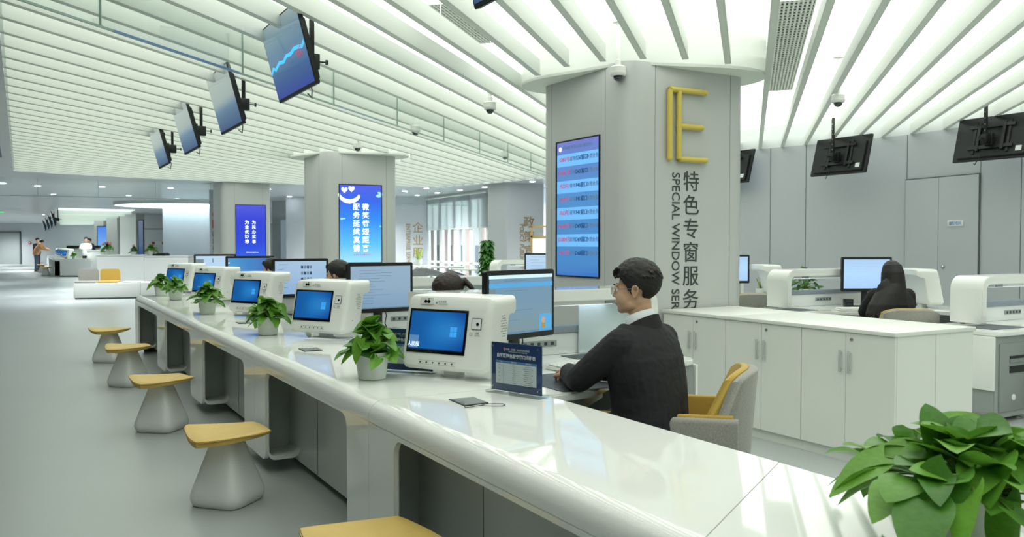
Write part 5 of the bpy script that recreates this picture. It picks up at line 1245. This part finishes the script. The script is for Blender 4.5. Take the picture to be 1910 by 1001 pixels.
def person(label,loc,rz,topm=suit,top='jacket',head=(0,-.045,1.235),hyaw=0,hpitch=0,lhand=((.22,-.215,.812),(.045,-.42,.80)),rhand=((-.235,-.19,.812),(-.09,-.42,.80)),hair='short',glasses=False,standing=False,vox=.005,lean=0,legm=None,hairmat=None,group=None,seed=1,mask=False,detail=True):
    o=thing('person',label,'person',loc,rz,group); dz=.0
    if standing: dz=.42
    hc=Vector(head)+Vector((0,0,dz)); H=Matrix.Translation(hc)@Matrix.Rotation(hyaw,4,'Z')@Matrix.Rotation(hpitch,4,'X')
    nb=Vector((0,-.014-lean*.9,1.06+dz)); 
    def torso(g,m,cut=0):
        rings=[]
        for z,rx,ry,cy in ((.46,.165,.115,.02),(.52,.185,.135,.03),(.60,.182,.138,.036),(.68,.178,.135,.038),(.76,.182,.135,.030),(.84,.195,.132,.016),(.92,.203,.126,.004),(.98,.192,.112,-.006),(1.03,.155,.09,-.012),(1.07,.088,.068,-.014)):
            k=(z-.5)/.55; cy-=lean*max(0,k); rx*=1.06; ry*=1.06
            rings.append([((rx+g)*math.copysign(abs(math.cos(t))**.85,math.cos(t)),cy+(ry+g)*math.copysign(abs(math.sin(t))**.9,math.sin(t)),z+dz) for t in [2*PI*i/28 for i in range(28)]])
        m.loft(rings)
    def arm(g,m,s,el,wr,stop=1.0):
        el=Vector(el)+Vector((0,-lean*.4,dz)); wr=Vector(wr)+Vector((0,-lean*.4,dz)); sh=Vector((s*.172,-.010-lean*.85,.985+dz)); 
        chain(m,[sh,sh.lerp(el,.5)+Vector((s*.008,.006,0)),el],[.062+g,.056+g,.048+g]); w2=el.lerp(wr,stop); chain(m,[el,el.lerp(w2,.5)+Vector((s*.004,0,0)),w2],[.048+g,.044+g,.034+g*1.2 if stop<1 else .027])
        return el,wr
    def legs(g,m,end=.10):
        for s in (-1,1):
            if standing: chain(m,[(s*.09,.02,.50+dz),(s*.095,-.01,.50),(s*.10,.02,end)],[.082+g,.056+g,.042+g])
            else: chain(m,[(s*.088,.03,.535),(s*.10,-.20,.545),(s*.11,-.40,.50),(s*.11,-.42,.30),(s*.11,-.40,end)],[.080+g,.072+g,.055+g,.050+g,.038+g])
    m=MB(); torso(-.012,m); headparts(m,H); nk=H@Vector((0,.018,-.062)); chain(m,[nk,nk.lerp(nb,.5),nb],[.052,.054,.062])
    for s,(el,wr) in ((1,lhand),(-1,rhand)):
        e,w=arm(-.010,m,s,el,wr); d=(w-e).normalized(); d=(d+Vector((-s*.12,-.25,0))).normalized(); hand(m,w,d,(0,0,1),1 if s<0 else -1)
    legs(-.010,m); 
    for s in (-1,1): cap_(m,(s*(.11 if not standing else .10),-.38 if not standing else .04,.06),(s*.11,-.50 if not standing else -.10,.045),.04,.033)
    organic(m,'body',skin,o,vox if not detail else .0038,5,.5)
    def wr_(c):
        return .003*noise.noise(Vector((c.x*5,c.y*5,c.z*9+seed)))+.007*max(0,noise.noise(Vector((c.x*6+c.z*9,c.y*6+4,c.z*7+seed*3))))*1.0+.0018*noise.noise(c*42)
    m=MB(); torso(.014,m)
    if top=='jacket':   # skirt of the jacket and lapel bulk
        m.loft([[((.205)*math.cos(t),.012+.175*math.sin(t),z+dz) for t in [2*PI*i/28 for i in range(28)]] for z in (.46,.66)])
    for s,(el,wr) in ((1,lhand),(-1,rhand)): arm(.015,m,s,el,wr,.93)
    for s in (-1,1): m.ball((s*.158,-.010-lean*.85,1.000+dz),(.064,.064,.044))
    organic(m,top,topm,o,vox,5,.5,wr_)
    m=MB(); legs(.008,m,.13); m.loft([[(.172*math.cos(t),.03+.125*math.sin(t),z+dz) for t in [2*PI*i/24 for i in range(24)]] for z in (.45,.56)]); organic(m,'trousers',legm or suit,o,max(vox,.008),4,.5)
    for s in (-1,1):
        x=s*(.11 if not standing else .10); y=-.38 if not standing else .04
        q=MB(); cap_(q,(x,y,.062),(x,y-.10,.05),.047,.040); q.ball((x,y-.13,.042),(.042,.06,.034)); q.box((x,y-.06,.012),(.085,.26,.022),.008); organic(q,'shoe',black,o,.008,2)
    if top=='jacket' and detail:
        def ring(z,rx,ry,cy,tilt,n=30): return [(rx*math.sin(t),cy-ry*math.cos(t),z+dz+tilt*(-math.cos(t))) for t in [2*PI*i/n for i in range(n)]]
        cy=-.016-lean*.8
        MB().loft([ring(1.050,.086,.084,cy,.030),ring(1.090,.073,.071,cy-.004,.028),ring(1.118,.068,.067,cy-.010,.026),ring(1.120,.064,.063,cy-.010,.026),ring(1.08,.062,.060,cy-.006,.026)],cap=False).build('shirt_collar',shirt,o,angle=70)
        MB().loft([ring(1.015,.125,.098,cy+.004,.026),ring(1.052,.100,.092,cy+.004,.036),ring(1.080,.083,.082,cy+.003,.044),ring(1.078,.077,.076,cy+.003,.044),ring(1.03,.08,.074,cy,.03)],cap=False).build('jacket_collar',suit,o,angle=70)
        for s in (-1,1): MB().prism([(s*.012,.78+dz),(s*.030,.98+dz),(s*.075,1.02+dz),(s*.088,.955+dz),(s*.070,.93+dz)],-.150-lean*.5,-.140-lean*.5,'y').build('lapel',suit,o) 
        MB().loft([[(x,-.098-lean*.7-(1.0-z)*.28,z+dz) for x in (-w,w)]+[(x,-.090-lean*.7-(1.0-z)*.28,z+dz) for x in (w,-w)] for z,w in ((1.03,.016),(1.0,.013),(.85,.03))]).build('tie',tiem,o)
        for s,(el,wr) in ((1,lhand),(-1,rhand)):
            el=Vector(el)+Vector((0,-lean*.4,dz)); wr=Vector(wr)+Vector((0,-lean*.4,dz)); MB().tube([el.lerp(wr,.88),el.lerp(wr,.955)],.0335,14).build('shirt_cuff',shirt,o)
    hm=hairmat or hairm
    if hair=='short': hair_cap(H,o,hm,seed=seed,vox=.0035 if detail else .008,short=True)
    elif hair=='ponytail': hair_cap(H,o,hm,'ponytail',seed=seed,short=False,vox=.005)
    elif hair=='long': hair_cap(H,o,hm,'straight',seed=seed,short=False,vox=.006)
    if detail:
        for s in (-1,1):
            e=MB().ball(H@Vector((s*.031,-.0805,.002)),.0118,u=16,v=10).build('eye',eyew,o); MB().ball(H@Vector((s*.031,-.0905,.002)),(.0048,.0028,.0048),M=H.to_3x3().to_4x4(),u=12,v=8).build('iris',irism,e)
            MB().tube([H@Vector((s*x,y,z)) for x,y,z in ((.014,-.098,.022),(.028,-.100,.028),(.044,-.090,.026),(.052,-.078,.020))],0,6,rads=[.003,.0042,.0036,.001]).build('eyebrow',hm,o)
            MB().tube([H@Vector((s*x,y,z)) for x,y,z in ((.018,-.0915,.004),(.030,-.0955,.0095),(.044,-.087,.005))],.0022,6).build('eyelid',skin,o)
        MB().loft([[H@Vector((x,-.1015-.0015*(1-abs(x)/.02),-.0625+.005*math.sin(a)*(1-(abs(x)/.021)**2))) + (H.to_3x3()@Vector((0,-.0015*math.cos(a),0))) for a in [2*PI*k/8 for k in range(8)]] for x in [-.0195+.0039*i for i in range(11)]]).build('lips',lipm,o)
    if glasses:
        g=MB(); 
        def rim(s):
            c=[(s*.033+x,-.1135+.35*abs(s*.033+x)*.35,.000+z) for x,z in rrect(.048,.036,.012,5)]
            g.tube([H@Vector(p) for p in c+[c[0]]],.0013,6)
        rim(1); rim(-1); g.tube([H@Vector(p) for p in ((-.009,-.112,.006),(0,-.1155,.009),(.009,-.112,.006))],.0012,6)
        for s in (-1,1): g.tube([H@Vector(p) for p in ((s*.057,-.106,.008),(s*.070,-.092,.009),(s*.081,-.045,.006),(s*.087,.005,.006),(s*.088,.022,-.002),(s*.086,.030,-.014))],.0013,6)
        gl=g.build('spectacle_frame',chrome,o)
        for s in (-1,1): MB().prism([(s*.033+x,z) for x,z in rrect(.046,.034,.011,4)],-.1103,-.1095,'y',M=H).build('spectacle_lens',lens_g,gl)
    return o
MANX,MANY=.625,4.06; MR_=R(-133)
man=person('man in a black suit, white shirt and glasses seated at the nearest desk, typing',(MANX,MANY,0),MR_,hyaw=R(22),hpitch=R(3),glasses=True,seed=3)
u_=Vector((UX,UY,0))
person('woman with a brown ponytail bent over behind the nearest white terminal',Vector((.76,4.06,0))+u_*K,R(-125),topm=blacktop,top='sweater',head=(0,-.15,1.10),hyaw=R(40),hpitch=R(28),hair='ponytail',hairmat=hairb,lean=.10,vox=.008,detail=False,seed=5)
person('dark-haired person seated behind the monitor with the document, only the crown showing',Vector((.60,4.05,0))+u_*K*2,R(-130),topm=blacktop,top='sweater',head=(0,-.05,1.16),hyaw=R(20),hair='short',vox=.009,detail=False,seed=6)
person('dark-haired person in black seated behind the monitor with portrait pictures',Vector((.55,4.05,0))+u_*K*3,R(-130),topm=blacktop,top='sweater',head=(0,-.05,1.15),hyaw=R(20),hair='short',vox=.009,detail=False,seed=7)
q=PD(1664,530,8.55)
w_=person('woman with long straight black hair seen from behind at the right workstation',(q.x-.05,8.42,0),R(176),topm=blacktop,top='sweater',head=(0,-.04,1.20),hyaw=R(8),hpitch=R(6),hair='long',vox=.007,detail=False,seed=8,lean=.03)
w_.scale=(.92,.93,.955)
# ---------------------------------------------------------------- far left of the hall
b0=P(137,558,0); b1=P(262,556,0); L=(b1-b0).length
o=thing('waiting_bench','long white plinth bench with a grey and a mustard seat, left beyond the counter','bench',(b0.x,b0.y,0),math.atan2(b1.y-b0.y,b1.x-b0.x))
MB().bx(0,L+.9,0,.75,.03,.42,.015).build('plinth',whitem,o); MB().bx(.03,L+.87,.03,.72,0,.03).build('kick',darkg,o,smooth=False); MB().bx(L-.004,L+.004,-.002,.2,.03,.421).build('joint',gapm,o,smooth=False)
for x,mm,l in ((.02,gfab,'grey padded seat'),(.56,yfab,'mustard padded seat')):
    s=MB().bx(x,x+.50,.04,.56,.42,.47,.02).build('seat_pad',mm,o); tag(s,l)
    bk=MB().prism(rrect(.50,.36,.07,5,x+.25,.60),.54,.60,'y',bev=.01).build('seat_back',mm,o); tag(bk,l.replace('seat','backrest'))
MB().bx(1.16,1.64,.05,.56,.42,.445,.01).build('side_tray',mat('pale_tray','#cfd0d2',.5),o)
Y=26.0; x0=(180-955)/F*Y; x1=(351-955)/F*Y; xm=(268-955)/F*Y
o=thing('reception_counter','tall white reception counter behind the waiting bench','counter',(x0,Y,0))
MB().bx(0,xm-x0,0,.8,0,1.09,.02).build('front',whitem,o); MB().bx(xm-x0,x1-x0,0,.8,0,1.06,.02).build('front',whitem,o); MB().bx(-.02,xm-x0,-.03,.83,1.09,1.125,.01).build('top',whitem,o); MB().bx(xm-x0,x1-x0+.02,-.03,.83,1.06,1.095,.01).build('top',whitem,o)
fl=pothos('white pot with pink flowers on the reception counter, left',.13,.10,.16,.22,.16,30,.16,61,group='far potted plants'); fl.location=((197-955)/F*26.2,26.3,1.125)
fm=mat('pink_petals','#d99a94',.6,noise_amt=.05); 
for i in range(7): MB().ball((.16*math.cos(i*2.4)*(i/7+.2),.16*math.sin(i*2.4)*(i/7+.2),.36+.03*math.sin(i)),(.05,.05,.035),u=8,v=6).build('flower',fm,fl)
o=pothos('small dark plant with reddish bloom on the reception counter, middle',.09,.07,.11,.14,.10,26,.12,63,group='far potted plants',lm=leaf_d); o.location=((247-955)/F*26.2,26.3,1.125); MB().ball((0,0,.28),(.05,.05,.04),u=8,v=6).build('flower',fm,o)
o=pothos('bright green plant in a white pot on the reception counter, right',.12,.09,.16,.20,.14,36,.14,65,group='far potted plants'); o.location=((280-955)/F*26.2,26.3,1.095)
o=thing('printer','low black device on the reception counter beside the bright green plant','device',((299-955)/F*26.2,26.3,1.095)); MB().bx(-.22,.20,-.15,.15,0,.06,.01).build('body',black,o); MB().bx(-.12,.18,-.12,.12,.06,.09,.01).build('lid',black,o)
# the distant island of desks
e0=P(102,516,0); e1=P(182,515,0); ww=e1.x-e0.x
o=thing('service_counter','distant white service counter with dark knee recesses, far left','counter',(e0.x,e0.y,0),0,'far island')
Uv=Vector((UX,UY,0)); n_=6
m=MB(); Ld=13.0
m.prism([(0,0),(ww,0),(ww+UX*2.0,UY*2.0),(UX*2.0+.9,UY*2.0),(.9+UX*Ld,UY*Ld),(UX*Ld,UY*Ld)],.70,.80); m.prism([(.25,.25),(ww-.25,.25),(ww+UX*1.8-.25,UY*1.8),(.8+UX*1.8,UY*1.8),(.8+UX*Ld,UY*Ld),(.25+UX*Ld,UY*Ld)],.0,.70); m.build('top',white,o)
MB().bx(.0,ww,0,.2,.06,.70).build('end_face',whitem,o,smooth=False)
for i in range(n_+1):
    t=i*(Ld-.5)/n_; a=Vector((UX*t,UY*t,0)); MB().prism([(a.x-.02,a.y),(a.x+.24,a.y),(a.x+.24+UX*.45,a.y+UY*.45),(a.x-.02+UX*.45,a.y+UY*.45)],.06,.70).build('post',white,o,smooth=False)
cols=[(whitep,'white terminal on the distant service counter')]
for i in range(4):
    t=1.5+i*2.4; a=Vector((e0.x+UX*t+.55,e0.y+UY*t,.80)); dup(t0,a,R(-25),'white terminal on the distant service counter, '+('nearest','second','third','last')[i]+' of four')
for i in range(3):
    a=Vector((e0.x+UX*(.7+i*3)+.9,e0.y+UY*(.7+i*3),.80)); g=pothos('green plant on the distant service counter, '+('nearest','middle','farthest')[i],.10,.08,.12,.20,.14,24,.16,70+i,group='far potted plants'); g.location=a
o=thing('desk_screen','long low dark screen on the distant desks in front of two people','desk screen',((111-955)/F*44+.35,44.0,0)); wq=(172-111)/F*44
MB().bx(0,wq,0,.5,0,.74,.01).build('desk',whitem,o); MB().bx(0,wq,.1,.16,.74,1.32,.01).build('panel',whitem,o); MB().bx(0,wq,.02,.2,1.24,1.38,.01).build('dark_cap',black,o)
o=thing('cabinet','white desk block beside the two distant people','cabinet',((162-955)/F*40,40.0,0)); MB().bx(0,.65,0,.5,0,1.14,.01).build('carcass',whitem,o); MB().bx(-.02,.67,-.02,.52,1.14,1.17,.005).build('top',whitem,o)
for i,(px,py) in enumerate(((86,514),(79,508),(72,502))):
    q=P(px,py,0); dup(st,(q.x,q.y,0),R(-40),('nearest','middle','last')[i]+' of the three distant yellow topped stools at far left')
farargs=dict(vox=.014,detail=False,standing=True,group='people far away')
q=P(86,506,0); pe1=person('distant person in a peach top and jeans leaning on the far counter',(q.x-.5,q.y,0),R(-80+180),topm=peach,top='sweater',lean=.22,head=(0,-.26,1.12),hpitch=R(25),legm=jean,seed=12,lhand=((.22,-.25,.80),(.10,-.52,.72)),rhand=((-.22,-.25,.80),(-.10,-.52,.72)),**farargs)
q=P(70,503,0); person('distant person in dark clothes beside the one in peach',(q.x,q.y,0),R(60),topm=blacktop,top='sweater',legm=suit,seed=13,**farargs)
q=PD(161,470,41.5); person('left one of two distant dark-haired people behind the far desks, pale top',(q.x,41.5,0),R(20),topm=shirt,top='sweater',seed=14,**farargs)
q=PD(172,470,42.6); person('right one of two distant dark-haired people, in black, leaning over the desk',(q.x,42.6,0),R(-20),topm=blacktop,top='sweater',lean=.15,head=(0,-.18,1.18),seed=15,**farargs)
for i,(px,py,Y) in enumerate(((108,409,36),(101,414,40),(95,418,44),(89,421,48))):
    q=PD(px,py,Y); r=dup(tvp,(q.x,q.y,min(q.z,2.5)),TVR,('nearest','second','third','last')[i]+' of four small black televisions hanging far at the left'); r.scale=(1.15,1.15,1.15)
q0=P(-12,150,ZF); q1_=P(9,292,ZF); d_=q1_-q0
o=thing('ceiling_grille','long dark linear air grille in the soffit at the far left edge','air vent',(q0.x-.05,q0.y,ZF-.001),math.atan2(d_.y,d_.x)-PI/2)
MB().bx(-.42,0,0,d_.length,-.012,0).build('backing',mat('dark_blue_grille','#4a5478',.5),o,smooth=False); m=MB()
for i in range(4): m.bx(-.40+i*.105,-.375+i*.105,0,d_.length,-.025,-.012)
m.build('slats',soffm,o,smooth=False)
